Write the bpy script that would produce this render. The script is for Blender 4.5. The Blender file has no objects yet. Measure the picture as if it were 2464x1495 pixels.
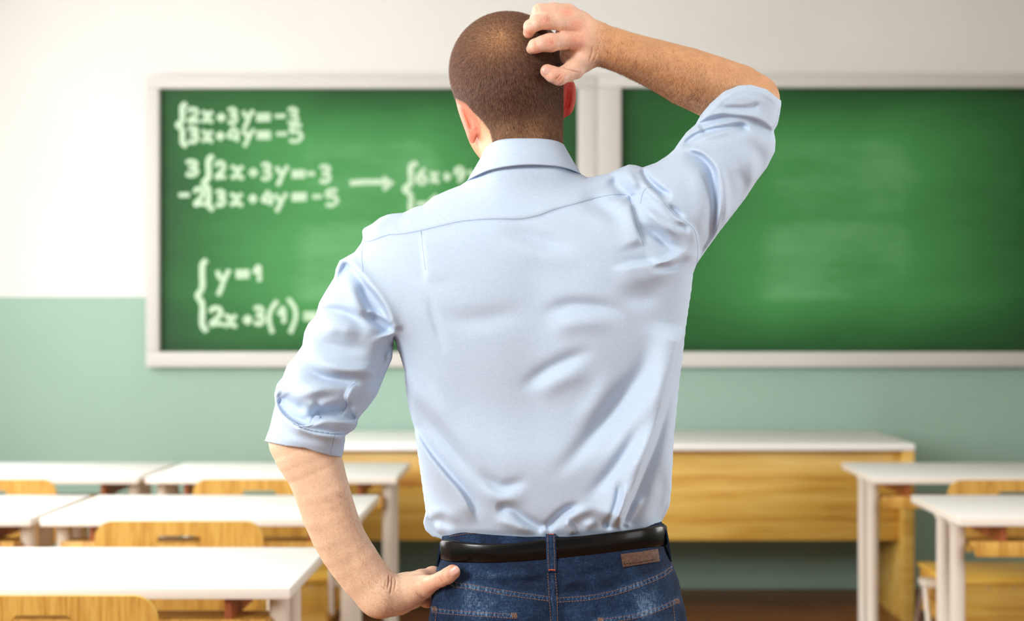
import bpy, bmesh, math, random
import numpy as np
from mathutils import Vector, Matrix
random.seed(7); rng = np.random.default_rng(7)
S = bpy.context.scene
COL = S.collection
# ------------------------------------------------------------------ camera, world, lights, exposure
CX, CY, F, H, D0 = 1310.0, 778.0, 3420.0, 1.40, 2.0
cam_d = bpy.data.cameras.new('camera'); cam = bpy.data.objects.new('camera', cam_d); COL.objects.link(cam)
cam.location = (0, 0, H); cam.rotation_euler = (math.pi/2, 0, 0)
cam_d.sensor_width = 36; cam_d.lens = F/2464*36
cam_d.shift_x = -(CX-1232)/2464; cam_d.shift_y = (CY-747.5)/2464
cam_d.dof.use_dof = True; cam_d.dof.focus_distance = 2.03; cam_d.dof.aperture_fstop = 3.8
cam_d.clip_start = 0.05
S.camera = cam
S.view_settings.view_transform = 'Standard'; S.view_settings.look = 'None'
S.view_settings.gamma = 1; S.view_settings.use_curve_mapping = False
S.view_settings.exposure = 0.0
try:
    S.cycles.use_denoising = True; S.cycles.denoiser = 'OPENIMAGEDENOISE'
    S.cycles.max_bounces = 8; S.cycles.diffuse_bounces = 4
except Exception: pass
wd = bpy.data.worlds.new('world'); S.world = wd; wd.use_nodes = True
wb = wd.node_tree.nodes['Background']; wb.inputs[0].default_value = (0.93, 0.96, 1.0, 1); wb.inputs[1].default_value = 0.24

def area(name, loc, target, sx, sy, power, col=(1, 1, 1), spread=180):
    l = bpy.data.lights.new(name, 'AREA'); l.shape = 'RECTANGLE'; l.size = sx; l.size_y = sy
    l.energy = power; l.color = col; l.spread = math.radians(spread)
    o = bpy.data.objects.new(name, l); COL.objects.link(o); o.location = loc
    o.rotation_euler = (Vector(target)-Vector(loc)).to_track_quat('-Z', 'Y').to_euler()
    return o
area('daylight_left_windows', (-3.45, 4.2, 1.9), (0.2, 5.4, 1.3), 4.4, 1.7, 210, (1.0, 0.99, 0.97))
area('key_softbox_rear', (-2.5, -0.7, 2.7), (0.1, 2.0, 1.30), 1.1, 1.1, 138, (1.0, 0.985, 0.96))  # added softbox behind the camera, key light on the man's back
area('fill_rear_right', (2.3, -0.6, 1.7), (0.1, 2.0, 1.3), 1.2, 1.2, 15, (1, .98, .96))  # weak added fill lamp from behind right
area('rim_fill_right', (3.6, 2.6, 2.0), (0.2, 2.3, 1.3), 1.6, 1.6, 85, (1, 0.98, 0.95))  # added lamp: rim on the man's right, lifts the right-hand desks

# ------------------------------------------------------------------ helpers
def lin(c):
    return tuple(((x/255)/12.92 if x/255 <= .04045 else ((x/255+.055)/1.055)**2.4) for x in c)
def tag(o, label=None, cat=None, group=None, kind=None):
    if label: o['label'] = label
    if cat: o['category'] = cat
    if group: o['group'] = group
    if kind: o['kind'] = kind
    return o
def empty(name, loc, label, cat, group=None, rz=0):
    o = bpy.data.objects.new(name, None); COL.objects.link(o); o.location = loc; o.rotation_euler[2] = rz
    o.empty_display_size = .05
    return tag(o, label, cat, group)
def link_mesh(name, me, mat=None, parent=None):
    o = bpy.data.objects.new(name, me); COL.objects.link(o)
    if mat: me.materials.append(mat)
    if parent: o.parent = parent
    return o
def obj(name, bm, mat=None, parent=None, smooth=False, angle=40):
    me = bpy.data.meshes.new(name); bm.normal_update(); bm.to_mesh(me); bm.free()
    if smooth:
        me.polygons.foreach_set('use_smooth', [True]*len(me.polygons))
        me.set_sharp_from_angle(angle=math.radians(angle))
    return link_mesh(name, me, mat, parent)
def B(): return bmesh.new()
def box(bm, x0, x1, y0, y1, z0, z1, bev=0.0, seg=2):
    r = bmesh.ops.create_cube(bm, size=1.0)
    vs = r['verts']
    for v in vs:
        v.co = Vector(((x0+x1)/2+v.co.x*(x1-x0), (y0+y1)/2+v.co.y*(y1-y0), (z0+z1)/2+v.co.z*(z1-z0)))
    if bev > 0:
        es = list({e for v in vs for e in v.link_edges})
        bmesh.ops.bevel(bm, geom=es, offset=bev, segments=seg, affect='EDGES', profile=.5)
def tube(bm, pts, r, n=12, cap=True):
    pts = [Vector(p) for p in pts]; rings = []
    rr = r if isinstance(r, (list, tuple)) else [r]*len(pts)
    up = None
    for i, p in enumerate(pts):
        a = pts[max(i-1, 0)]; b = pts[min(i+1, len(pts)-1)]
        d = (b-a).normalized()
        if up is None: up = d.orthogonal().normalized()
        up = (up-d*up.dot(d)).normalized(); s = d.cross(up)
        rings.append([bm.verts.new(p+(up*math.cos(2*math.pi*k/n)+s*math.sin(2*math.pi*k/n))*rr[i]) for k in range(n)])
    for i in range(len(rings)-1):
        for k in range(n):
            bm.faces.new((rings[i][k], rings[i][(k+1) % n], rings[i+1][(k+1) % n], rings[i+1][k]))
    if cap:
        bm.faces.new(rings[0][::-1]); bm.faces.new(rings[-1])
def prism(bm, outline, y0, y1):
    a = [bm.verts.new((x, y0, z)) for x, z in outline]; b = [bm.verts.new((x, y1, z)) for x, z in outline]
    n = len(a)
    for i in range(n): bm.faces.new((a[i], a[(i+1) % n], b[(i+1) % n], b[i]))
    bm.faces.new(a[::-1]); bm.faces.new(b)

# ------------------------------------------------------------------ materials
def mat(name, col, rough=.5, metal=0.0, spec=.5):
    m = bpy.data.materials.new(name); m.use_nodes = True
    p = m.node_tree.nodes['Principled BSDF']
    p.inputs['Base Color'].default_value = (*lin(col), 1); p.inputs['Roughness'].default_value = rough
    p.inputs['Metallic'].default_value = metal; p.inputs['Specular IOR Level'].default_value = spec
    return m
class N:
    def __init__(s, m): s.m = m; s.t = m.node_tree; s.p = s.t.nodes['Principled BSDF']
    def n(s, ty, **k):
        x = s.t.nodes.new(ty)
        for a, b in k.items(): setattr(x, a, b)
        return x
    def l(s, a, b): s.t.links.new(a, b)
    def coord(s, scale=(1, 1, 1), which='Object', rot=(0, 0, 0)):
        tc = s.n('ShaderNodeTexCoord'); mp = s.n('ShaderNodeMapping'); mp.inputs['Scale'].default_value = scale
        mp.inputs['Rotation'].default_value = rot
        s.l(tc.outputs[which], mp.inputs[0]); return mp.outputs[0]
    def noise(s, co, scale, detail=4, rough=.55, dist=0):
        x = s.n('ShaderNodeTexNoise'); x.inputs['Scale'].default_value = scale; x.inputs['Detail'].default_value = detail
        x.inputs['Roughness'].default_value = rough; x.inputs['Distortion'].default_value = dist
        s.l(co, x.inputs['Vector']); return x.outputs['Fac']
    def ramp(s, fac, stops):
        x = s.n('ShaderNodeValToRGB'); e = x.color_ramp.elements
        while len(e) < len(stops): e.new(.5)
        for i, (p, c) in enumerate(stops):
            e[i].position = p; e[i].color = (*lin(c), 1) if len(c) == 3 else c
        s.l(fac, x.inputs[0]); return x.outputs[0]
    def mix(s, f, a, b, mode='MIX'):
        x = s.n('ShaderNodeMix', data_type='RGBA', blend_type=mode)
        for v, i in ((f, 0), (a, 6), (b, 7)):
            if isinstance(v, (int, float)): x.inputs[i].default_value = v
            elif isinstance(v, tuple): x.inputs[i].default_value = (*v[:3], 1)
            else: s.l(v, x.inputs[i])
        return x.outputs[2]
    def math(s, op, a, b=0.0, c=None):
        x = s.n('ShaderNodeMath', operation=op)
        for i, v in enumerate((a, b, c)):
            if v is None: continue
            if isinstance(v, (int, float)): x.inputs[i].default_value = v
            else: s.l(v, x.inputs[i])
        return x.outputs[0]
    def bump(s, h, strength=.2, dist=.001):
        x = s.n('ShaderNodeBump'); x.inputs['Strength'].default_value = strength; x.inputs['Distance'].default_value = dist
        s.l(h, x.inputs['Height']); s.l(x.outputs[0], s.p.inputs['Normal'])
    def base(s, c): s.l(c, s.p.inputs['Base Color'])
def wood(name, scale, light, mid, dark, rough=.42, lo=.33, hi=.66):
    m = mat(name, mid, rough); k = N(m)
    co = k.coord(scale)
    a = k.noise(co, 1.0, 6, .62, .25); b = k.noise(k.coord(tuple(x*.22 for x in scale)), 1.0, 2, .5)
    f = k.math('ADD', k.math('MULTIPLY', a, .72), k.math('MULTIPLY', b, .38))
    k.base(k.ramp(f, [(lo, dark), ((lo+hi)/2, mid), (hi, light)]))
    k.bump(a, .12, .0006); return m
W_VERT = wood('wood_grain_upright', (150, 150, 4.0), (208, 164, 80), (188, 138, 54), (138, 88, 32), .42, .38, .62)
W_HORI = wood('wood_grain_level', (1.6, 24, 26), (226, 192, 104), (210, 166, 72), (172, 112, 44))
W_SEAT = wood('wood_seat', (4, 60, 60), (240, 200, 96), (228, 180, 70), (200, 145, 50))
W_PLY = wood('wood_laminate_edge', (6, 6, 150), (232, 186, 96), (205, 150, 62), (140, 84, 30))
W_DARK = mat('reddish_brown_board', (150, 76, 34), .5)
k = N(W_DARK); k.base(k.ramp(k.noise(k.coord((60, 60, 6)), 1, 4), [(.3, (140, 70, 32)), (.7, (172, 92, 46))]))
WHITE = mat('white_laminate', (240, 239, 237), .5); k = N(WHITE); k.bump(k.noise(k.coord((1, 1, 1)), 300, 2), .03, .0003)
EDGE = mat('cream_edge_band', (226, 219, 209), .5); k = N(EDGE); k.bump(k.noise(k.coord(), 200, 2), .03, .0003)
LEGM = mat('cream_painted_steel', (222, 213, 200), .32, .0); k = N(LEGM); k.bump(k.noise(k.coord((1, 1, .1)), 120, 2), .04, .0004)
STEEL = mat('bright_steel', (225, 225, 228), .22, .9); k = N(STEEL); k.bump(k.noise(k.coord((1, 1, .1)), 90, 2), .04, .0004)
def wallmat(name, c, bump=.1):
    m = mat(name, c, .75, spec=.25); k = N(m); co = k.coord()
    f = k.noise(co, 1.3, 3); lo = tuple(x*.975 for x in c); k.base(k.ramp(f, [(.3, lo), (.7, c)])); k.bump(k.noise(co, 220, 3), bump, .0008); return m
M_WHITE = wallmat('white_wall_paint', (222, 220, 217)); M_GREEN = wallmat('green_wall_paint', (152, 181, 166), .2)
M_CEIL = wallmat('ceiling_paint', (235, 234, 230)); M_FRAME = wallmat('board_frame_paint', (203, 200, 196), .03)
M_FLOOR = wood('floor_wood', (2.0, 30, 30), (150, 100, 58), (122, 76, 40), (84, 50, 26), .4)

# ------------------------------------------------------------------ setting
WY = 7.5; XL, XR, YB, CZ = -3.6, 4.6, -2.6, 3.25
ZS = 1.4+(CY-715)/F*WY
def struct(name, bm, m, parent=None, **kw):
    o = obj(name, bm, m, parent, **kw)
    if not parent: o['kind'] = 'structure'
    return o
b = B(); box(b, XL, XR, YB, WY+.2, -.1, 0); struct('floor', b, M_FLOOR)
b = B(); box(b, XL-.2, XR+.2, YB, WY+.2, CZ, CZ+.1); struct('ceiling', b, M_CEIL)
b = B(); box(b, XL-.2, XR+.2, WY, WY+.15, ZS, CZ); wf = struct('wall_front', b, M_WHITE)
b = B(); box(b, XL-.2, XR+.2, WY-.006, WY+.15, 0, ZS); struct('painted_dado', b, M_GREEN, wf)
WIN = [(2.3, 4.1), (4.6, 6.4)]
# left wall with two window openings
def sidewall(name, x0, x1, wins):
    b = B(); zs, zt = .95, 2.75; ys = YB
    for a, c in wins:
        box(b, x0, x1, ys, a, 0, CZ); box(b, x0, x1, a, c, 0, zs); box(b, x0, x1, a, c, zt, CZ); ys = c
    box(b, x0, x1, ys, WY+.2, 0, CZ)
    w = struct(name, b, M_WHITE); s = 1 if x0 < 0 else -1; xi = x1 if x0 < 0 else x0; b = B()
    box(b, min(xi, xi+s*.006), max(xi, xi+s*.006), YB, WY-.01, 0, .95); struct('painted_dado', b, M_GREEN, w); return w
sidewall('wall_left', XL-.2, XL, WIN); sidewall('wall_right', XR, XR+.2, [(1.2, 3.0), (3.6, 5.4)])
b = B(); box(b, XL-.2, XR+.2, YB-.2, YB, 0, .9); box(b, XL-.2, -3.0, YB-.2, YB, .9, CZ); box(b, 1.2, XR+.2, YB-.2, YB, .9, CZ)
box(b, -3.0, 1.2, YB-.2, YB, 3.1, CZ); struct('wall_back', b, M_WHITE)
GL = mat('window_glass', (255, 255, 255), .0); N(GL).p.inputs['Transmission Weight'].default_value = 1.0
N(GL).p.inputs['IOR'].default_value = 1.05
wi = 0
for xs, wins in ((XL-.1, WIN), (XR+.1, [(1.2, 3.0), (3.6, 5.4)])):
    for a, c in wins:
        wi += 1
        b = B(); m_ = (a+c)/2
        for y0, y1 in ((a, a+.06), (c-.06, c), (m_-.03, m_+.03)): box(b, xs-.04, xs+.04, y0, y1, .95, 2.75)
        for z0, z1 in ((.95, 1.01), (2.69, 2.75)):
            for y0, y1 in ((a+.06, m_-.03), (m_+.03, c-.06)): box(b, xs-.04, xs+.04, y0, y1, z0, z1)
        w = struct('window_%d' % wi, b, M_FRAME)
        for y0, y1 in ((a+.06, m_-.03), (m_+.03, c-.06)):
            b = B(); box(b, xs-.004, xs+.004, y0, y1, 1.01, 2.69); obj('pane', b, GL, w)
b = B(); box(b, XL, XR, WY-.02, WY-.006, 0, .09, .003); struct('baseboard_front', b, M_GREEN)

# ------------------------------------------------------------------ chalkboards
def wp(u, v, Y): return (u-CX)/F*Y, H+(CY-v)/F*Y
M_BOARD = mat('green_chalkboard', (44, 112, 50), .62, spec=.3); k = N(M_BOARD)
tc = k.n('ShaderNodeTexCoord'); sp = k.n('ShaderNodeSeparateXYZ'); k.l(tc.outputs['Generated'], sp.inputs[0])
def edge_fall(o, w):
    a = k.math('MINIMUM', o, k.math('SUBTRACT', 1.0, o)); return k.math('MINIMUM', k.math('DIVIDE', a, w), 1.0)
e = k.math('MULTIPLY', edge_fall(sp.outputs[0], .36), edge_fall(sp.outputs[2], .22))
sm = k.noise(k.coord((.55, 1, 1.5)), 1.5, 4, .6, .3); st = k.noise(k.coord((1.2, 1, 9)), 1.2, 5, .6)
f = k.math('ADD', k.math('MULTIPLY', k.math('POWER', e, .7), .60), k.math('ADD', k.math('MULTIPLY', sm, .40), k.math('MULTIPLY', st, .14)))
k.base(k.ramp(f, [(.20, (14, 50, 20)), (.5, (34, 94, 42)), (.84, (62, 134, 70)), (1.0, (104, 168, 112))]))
M_CHALK = mat('white_chalk', (214, 232, 210), .9, spec=.1); k = N(M_CHALK)
k.base(k.ramp(k.noise(k.coord(), 90, 3), [(.3, (158, 196, 156)), (.6, (202, 222, 198))]))
def board(u0, u1, v0, v1, i0, i1, j0, j1, label):
    Yf, Yb = WY-.075, WY-.008
    x0, z1 = wp(u0, v0, Yf); x1, z0 = wp(u1, v1, Yf); a0, c1 = wp(i0, j0, Yf); a1, c0 = wp(i1, j1, Yf)
    r = empty('chalkboard', ((x0+x1)/2, WY, (z0+z1)/2), label, 'chalkboard', 'green chalkboards side by side')
    o = r.location
    def part(n, m, *bb, bev=.006):
        b = B(); box(b, bb[0]-o.x, bb[1]-o.x, bb[2]-o.y, bb[3]-o.y, bb[4]-o.z, bb[5]-o.z, bev); return obj(n, b, m, r, True)
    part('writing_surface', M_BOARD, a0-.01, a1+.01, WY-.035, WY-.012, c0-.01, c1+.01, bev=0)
    part('frame_rail', M_FRAME, x0, x1, Yf, Yb, c1, z1); part('frame_rail', M_FRAME, x0, x1, Yf, Yb, z0, c0)
    part('frame_rail', M_FRAME, x0, a0, Yf, Yb, c0, c1); part('frame_rail', M_FRAME, a1, x1, Yf, Yb, c0, c1)
    return r
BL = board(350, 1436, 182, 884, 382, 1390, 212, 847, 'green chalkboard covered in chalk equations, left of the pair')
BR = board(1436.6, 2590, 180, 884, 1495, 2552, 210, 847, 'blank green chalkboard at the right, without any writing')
# chalk strokes, drawn as thick lines on the board
G = {
 '2': [[(0, .25), (.2, .02), (.6, 0), (.8, .25), (.6, .55), (.1, .9), (.2, 1), (.5, .92), (1, .98)]],
 '3': [[(0, .12), (.4, 0), (.75, .15), (.6, .4), (.3, .48), (.7, .55), (.8, .8), (.45, 1), (0, .9)]],
 'x': [[(0, .3), (.35, .45), (.6, .9), (.9, .95)], [(.85, .3), (.5, .55), (.3, .85), (0, .95)]],
 '+': [[(.1, .6), (.9, .6)], [(.5, .3), (.5, .92)]],
 'y': [[(.1, .15), (.25, .5), (.5, .6)], [(.95, .1), (.6, .6), (.35, 1.15), (.15, 1.5)]],
 '=': [[(0, .42), (1, .4)], [(0, .72), (1, .7)]],
 '-': [[(0, .55), (1, .53)]],
 '5': [[(.85, 0), (.2, .05), (.15, .4), (.6, .4), (.85, .7), (.5, 1), (0, .95)]],
 '4': [[(.55, .0), (.05, .6), (.4, .72), (.8, .6)], [(.75, .2), (.7, 1.0)]],
 '1': [[(.1, .45), (.55, 0), (.6, 1)]],
 '6': [[(.7, 0), (.2, .35), (.05, .75), (.4, 1), (.75, .8), (.55, .5), (.15, .65)]],
 '9': [[(.8, .25), (.4, 0), (.1, .25), (.4, .5), (.8, .25), (.65, .7), (.3, 1)]],
 '(': [[(.9, 0), (.35, .3), (.2, .6), (.5, 1)]], ')': [[(.1, 0), (.7, .3), (.75, .6), (.3, 1)]],
 '{': [[(1, 0), (.5, .08), (.5, .38), (0, .5), (.5, .62), (.5, .9), (1, 1)]],
}
def smooth_line(p, n=6):
    if len(p) < 3: return p
    p = [Vector((*q, 0)) for q in p]; q = [p[0]*2-p[1]]+p+[p[-1]*2-p[-2]]; out = []
    for i in range(1, len(q)-2):
        for j in range(n):
            t = j/n; a, b_, c, d = q[i-1:i+3]
            out.append(.5*((2*b_)+(c-a)*t+(2*a-5*b_+4*c-d)*t*t+(3*b_-a-3*c+d)*t**3))
    out.append(p[-1]); return [(v.x, v.y) for v in out]
def chalk(strokes, w=5.4):
    b = B(); Y = WY-.0355
    for s in strokes:
        p = [(*wp(u, v, Y),) for u, v in s]
        n0 = len(b.verts)
        tube(b, [(x-BL.location.x, Y-BL.location.y, z-BL.location.z) for x, z in p], w*Y/F, 8)
        b.verts.ensure_lookup_table()
        for vv in b.verts[n0:]: vv.co.y = (Y-BL.location.y)+(vv.co.y-(Y-BL.location.y))*.25
    return obj('chalk_writing', b, M_CHALK, BL, True)
def glyphs(items):
    out = []
    for ch, u, v, w, h in items:
        for s in G[ch]: out.append([(u+x*w, v+y*h) for x, y in smooth_line(s)])
    return out
chalk(glyphs([('{', 428, 250, 22, 102)]), 7)
chalk(glyphs([('2', 453, 263, 27, 30), ('x', 486, 258, 30, 36), ('+', 519, 262, 27, 34), ('3', 549, 262, 24, 34), ('y', 583, 262, 28, 32), ('=', 617, 262, 34, 36), ('-', 661, 262, 26, 32), ('3', 693, 262, 27, 34)]), 5.2)
chalk(glyphs([('3', 453, 308, 27, 34), ('x', 486, 305, 30, 36), ('+', 517, 307, 27, 34), ('4', 549, 305, 30, 36), ('y', 583, 308, 30, 30), ('=', 618, 305, 34, 36), ('-', 665, 305, 26, 32), ('5', 697, 302, 34, 38)]), 5.2)
chalk(glyphs([('3', 448, 388, 32, 34)])); chalk(glyphs([('-', 430, 452, 26, 32), ('2', 468, 455, 26, 38)]))
chalk(glyphs([('{', 490, 376, 24, 130)]), 7)
chalk(glyphs([('2', 520, 392, 24, 36), ('x', 556, 388, 34, 42), ('+', 596, 395, 27, 34), ('3', 630, 395, 24, 36), ('y', 663, 396, 32, 34), ('=', 702, 400, 32, 34), ('-', 738, 400, 20, 34), ('3', 770, 400, 28, 38)]), 5.4)
chalk(glyphs([('3', 520, 460, 24, 34), ('x', 554, 455, 34, 40), ('+', 596, 458, 25, 34), ('4', 632, 460, 28, 34), ('y', 660, 462, 32, 32), ('=', 702, 455, 36, 34), ('-', 752, 455, 22, 34), ('5', 784, 458, 32, 36)]), 5.4)
chalk([[(842, 441), (880, 438), (935, 438)], [(920, 428), (944, 440), (922, 456)]], 7)
chalk(glyphs([('{', 974, 392, 30, 128)]), 7.5)
chalk(glyphs([('6', 1004, 406, 28, 36), ('x', 1034, 405, 26, 34), ('+', 1064, 405, 24, 34), ('9', 1094, 404, 28, 34), ('y', 1128, 404, 28, 34)]))
chalk(glyphs([('-', 1002, 472, 26, 34), ('6', 1032, 470, 28, 36), ('x', 1066, 470, 26, 34)]))
chalk(glyphs([('{', 476, 626, 22, 172)]), 7)
chalk(glyphs([('y', 520, 645, 34, 44), ('=', 568, 640, 32, 36), ('1', 608, 642, 28, 36)]), 5.8)
chalk(glyphs([('2', 506, 742, 32, 40), ('x', 540, 748, 34, 38), ('+', 582, 748, 28, 36), ('3', 612, 740, 26, 40), ('(', 642, 724, 28, 78), ('1', 668, 742, 26, 36), (')', 690, 718, 28, 84), ('=', 730, 742, 34, 34)]), 5.8)

# ------------------------------------------------------------------ teacher's desk
T0, T1, TH = 6.62, 7.46, .839
tx0, tx1 = -1.1, 1.727
t = empty('teacher_desk', ((tx0+tx1)/2, (T0+T1)/2, 0), 'long wooden teacher desk with white top, against the wall under the chalkboards', 'desk')
o = t.location
def tp(n, m, x0, x1, y0, y1, z0, z1, bev=.003):
    b = B(); box(b, x0-o.x, x1-o.x, y0-o.y, y1-o.y, z0, z1, bev); return obj(n, b, m, t, True)
tp('desktop', WHITE, tx0, tx1, T0, T1, TH-.034, TH, .006)
tp('front_panel', W_HORI, tx0+.054, tx1-.054, T0+.08, T0+.10, .375, TH-.034)
for a in (tx0, tx1-.054): tp('side_panel', W_HORI, a, a+.054, T0+.01, T1-.02, 0, TH-.034)

# ------------------------------------------------------------------ pupils' desks
DH, DW, DD = .765, 1.035, .62
def make_desk(x, y, label, il=.045, ir=.045):
    r = empty('school_desk', (x+DW/2, y+DD/2, 0), label, 'desk', 'white-topped school desks in rows')
    hw, hd = DW/2, DD/2
    b = B(); box(b, -hw, hw, -hd, hd, DH-.028, DH, .0035); top = obj('desktop', b, WHITE, r, True)
    top.data.materials.append(EDGE)
    for p in top.data.polygons:
        if abs(p.normal.z) < .5: p.material_index = 1
    for sx in (-1, 1):
        for py in (-hd+.11, -hd+.27):
            b = B(); px = sx*(hw-(ir if sx > 0 else il))
            tube(b, [(px, py, 0), (px, py, .012), (px, py, .015), (px, py, DH-.04), (px, py, DH-.028)], [.026, .026, .024, .0255, .034], 20)
            obj('leg', b, LEGM, r, True)
    b = B(); box(b, -hw+.06, hw-.06, -hd+.03, -hd+.17, .66, .677, .002); obj('shelf', b, W_VERT, r, True)
    b = B(); box(b, -hw+.06, hw-.06, -hd+.02, -hd+.036, .634, .684, .002); obj('shelf_lip', b, W_VERT, r, True)
    for sx in (-1, 1):
        b = B(); box(b, sx*.36-.008, sx*.36+.008, -hd+.04, hd-.06, .677, DH-.028); obj('side_board', b, W_DARK, r)
    return r
LX, LLX, RX = -1.645, -2.71, 1.353; RY = (3.407, 4.63, 5.854)
make_desk(LX, RY[0], 'white-topped school desk nearest the camera, at the lower left')
make_desk(LX, RY[1], 'white-topped school desk directly behind the nearest one, left of the person')
make_desk(LX, RY[2], 'white-topped school desk in the farthest row, left of the person and nearest the teacher desk')
make_desk(LLX, RY[1], 'white-topped school desk cut by the left edge, lower one of two in the outer column')
make_desk(LLX, RY[2], 'white-topped school desk cut by the left edge, upper one in the farthest row')
make_desk(RX, RY[1], 'white-topped school desk at the right edge, nearer one of the two there', .024)
make_desk(RX, RY[2], 'white-topped school desk at the right, farther one, overlapping the teacher desk', .024)

# ------------------------------------------------------------------ chairs
def rr_outline(hw, z0, z1, r, n=8, flare=0):
    out = []
    for cx, cz, a0 in ((hw-r, z1-r, 0), (-hw+r, z1-r, 90), (-hw+r, z0+r, 180), (hw-r, z0+r, 270)):
        for i in range(n+1):
            a = math.radians(a0+90*i/n); out.append((cx+r*math.cos(a), cz+r*math.sin(a)))
    return out
def make_chair(x, y, label):
    r = empty('school_chair', (x, y+.22, 0), label, 'chair', 'plywood school chairs')
    # backrest: plywood with a hand slot, slightly curved
    zt, zb = .782, .50; oy = -.22
    nx = 25; hw = .262
    b = B()
    outl = rr_outline(hw, zb, zt, .055); slot = rr_outline(.068, .706, .738, .0155, 6)
    vo = [b.verts.new((p[0], 0, p[1])) for p in outl]; vi = [b.verts.new((p[0], 0, p[1])) for p in slot]
    eo = [b.edges.new((vo[i], vo[(i+1) % len(vo)])) for i in range(len(vo))]
    ei = [b.edges.new((vi[i], vi[(i+1) % len(vi)])) for i in range(len(vi))]
    bmesh.ops.triangle_fill(b, use_beauty=True, edges=eo+ei)
    r_ = bmesh.ops.extrude_face_region(b, geom=b.faces[:])
    for v in r_['geom']:
        if isinstance(v, bmesh.types.BMVert): v.co.y += .013
    for v in b.verts: v.co.y += oy+.02-.02*(v.co.x/hw)**2*0-.035*(v.co.z-zb)/(zt-zb)*.3
    bmesh.ops.recalc_face_normals(b, faces=b.faces[:])
    bk = obj('backrest', b, W_VERT, r)
    bk.data.materials.append(W_SEAT)
    for p in bk.data.polygons:
        if abs(p.normal.y) < .5: p.material_index = 1
    b = B(); box(b, -.275, .275, oy+.02, oy+.44, .372, .392, .006); obj('seat', b, W_SEAT, r, True)
    b = B(); box(b, -.262, .262, oy+.03, oy+.045, .20, .372, .001); obj('box_panel', b, W_HORI, r)
    for s in (-1, 1):
        b = B(); box(b, s*.255-.012, s*.255+.012, oy+.045, oy+.42, .20, .372, .001); obj('box_side', b, W_PLY, r)
        xb = s*.285
        b = B(); tube(b, [(s*.25, oy+.03, .60), (xb, oy+.02, .57), (xb, oy+.0, .45), (xb+s*.004, oy-.01, .28), (xb+s*.004, oy+.004, .255)], .0095, 10); obj('back_bar', b, LEGM, r, True)
        b = B(); tube(b, [(xb+s*.03, oy+.16, .345), (xb+s*.032, oy+.10, .20), (xb+s*.04, oy-.02, 0)], .011, 10); obj('leg', b, LEGM, r, True)
        b = B(); tube(b, [(xb+s*.03, oy+.18, .345), (xb+s*.03, oy+.26, .20), (xb+s*.034, oy+.40, 0)], .011, 10); obj('leg', b, STEEL, r, True)
        b = B(); box(b, min(s*.262, xb+s*.045), max(s*.262, xb+s*.045), oy+.12, oy+.22, .335, .365, .008); obj('bracket', b, LEGM, r, True)
    for i in range(5):
        b = B(); tube(b, [(-.2+.1*i, oy+.0265, .352), (-.2+.1*i, oy+.0315, .352)], .005, 8); obj('screw', b, STEEL, r)
    return r
cx_l = LX+DW/2
make_chair(cx_l-.012, RY[0]-.20, 'plywood school chair nearest the camera, at the lower left corner')
make_chair(cx_l-.012, RY[1]-.215, 'plywood school chair with hand slot between the two nearest left desks')
make_chair(cx_l, RY[2]-.25, 'plywood school chair at the farthest left desk, just left of the bare forearm')
make_chair(LLX+DW/2, RY[2]-.25, 'plywood school chair cut by the left edge, at the farthest desk')
make_chair(RX+DW/2-.02, RY[2]-.28, 'plywood school chair with yellow seat at the right edge')
# ------------------------------------------------------------------ sculpting tools: signed distance fields turned into meshes
# figure space: (u, v, w) = across, down, away; 1710 units per metre at the figure, w = 0 at 2 m from the lens
import openvdb
SC = 1710.0; FA = 2.1
def fs(P):
    P = np.asarray(P, float); Y = D0+P[..., 2]/SC
    return np.stack([(P[..., 0]-CX)/F*Y, Y, H+(CY-P[..., 1])/F*Y], -1)
def sdf_poly(U, V, pts):
    p = np.asarray(pts, float); d2 = np.full(U.shape, 1e12); ins = np.zeros(U.shape, bool)
    for i in range(len(p)):
        a, b = p[i], p[(i+1) % len(p)]; e = b-a; L = e@e+1e-9
        t = np.clip(((U-a[0])*e[0]+(V-a[1])*e[1])/L, 0, 1)
        d2 = np.minimum(d2, (U-a[0]-t*e[0])**2+(V-a[1]-t*e[1])**2)
        c = (a[1] > V) != (b[1] > V)
        if abs(e[1]) > 1e-9: ins ^= c & (U < a[0]+(V-a[1])*e[0]/e[1])
    return np.where(ins, -1, 1)*np.sqrt(d2)
def catmull(p, n=5, closed=False):
    p = [np.asarray(q, float) for q in p]
    if len(p) < 3: return np.array(p)
    q = [p[-1]]+p+[p[0], p[1]] if closed else [2*p[0]-p[1]]+p+[2*p[-1]-p[-2]]; out = []
    for i in range(1, len(q)-2):
        a, b, c, d = q[i-1], q[i], q[i+1], q[i+2]
        for j in range(n):
            t = j/n; out.append(.5*(2*b+(c-a)*t+(2*a-5*b+4*c-d)*t*t+(3*b-a-3*c+d)*t**3))
    if not closed: out.append(p[-1])
    return np.array(out)
def blur(A, n):
    for _ in range(n):
        A = np.pad(A, 1, mode='edge'); A = (A[:-2, 1:-1]+A[2:, 1:-1]+A[1:-1, :-2]+A[1:-1, 2:]+2*A[1:-1, 1:-1])/6
    return A
def up2(A, shape):
    i = np.clip((np.arange(shape[0])-.5)/2, 0, A.shape[0]-1); j = np.clip((np.arange(shape[1])-.5)/2, 0, A.shape[1]-1)
    i0 = np.floor(i).astype(int); j0 = np.floor(j).astype(int); i1 = np.minimum(i0+1, A.shape[0]-1); j1 = np.minimum(j0+1, A.shape[1]-1)
    fi = (i-i0)[:, None]; fj = (j-j0)[None]
    return (A[i0][:, j0]*(1-fi)+A[i1][:, j0]*fi)*(1-fj)+(A[i0][:, j1]*(1-fi)+A[i1][:, j1]*fi)*fj
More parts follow.
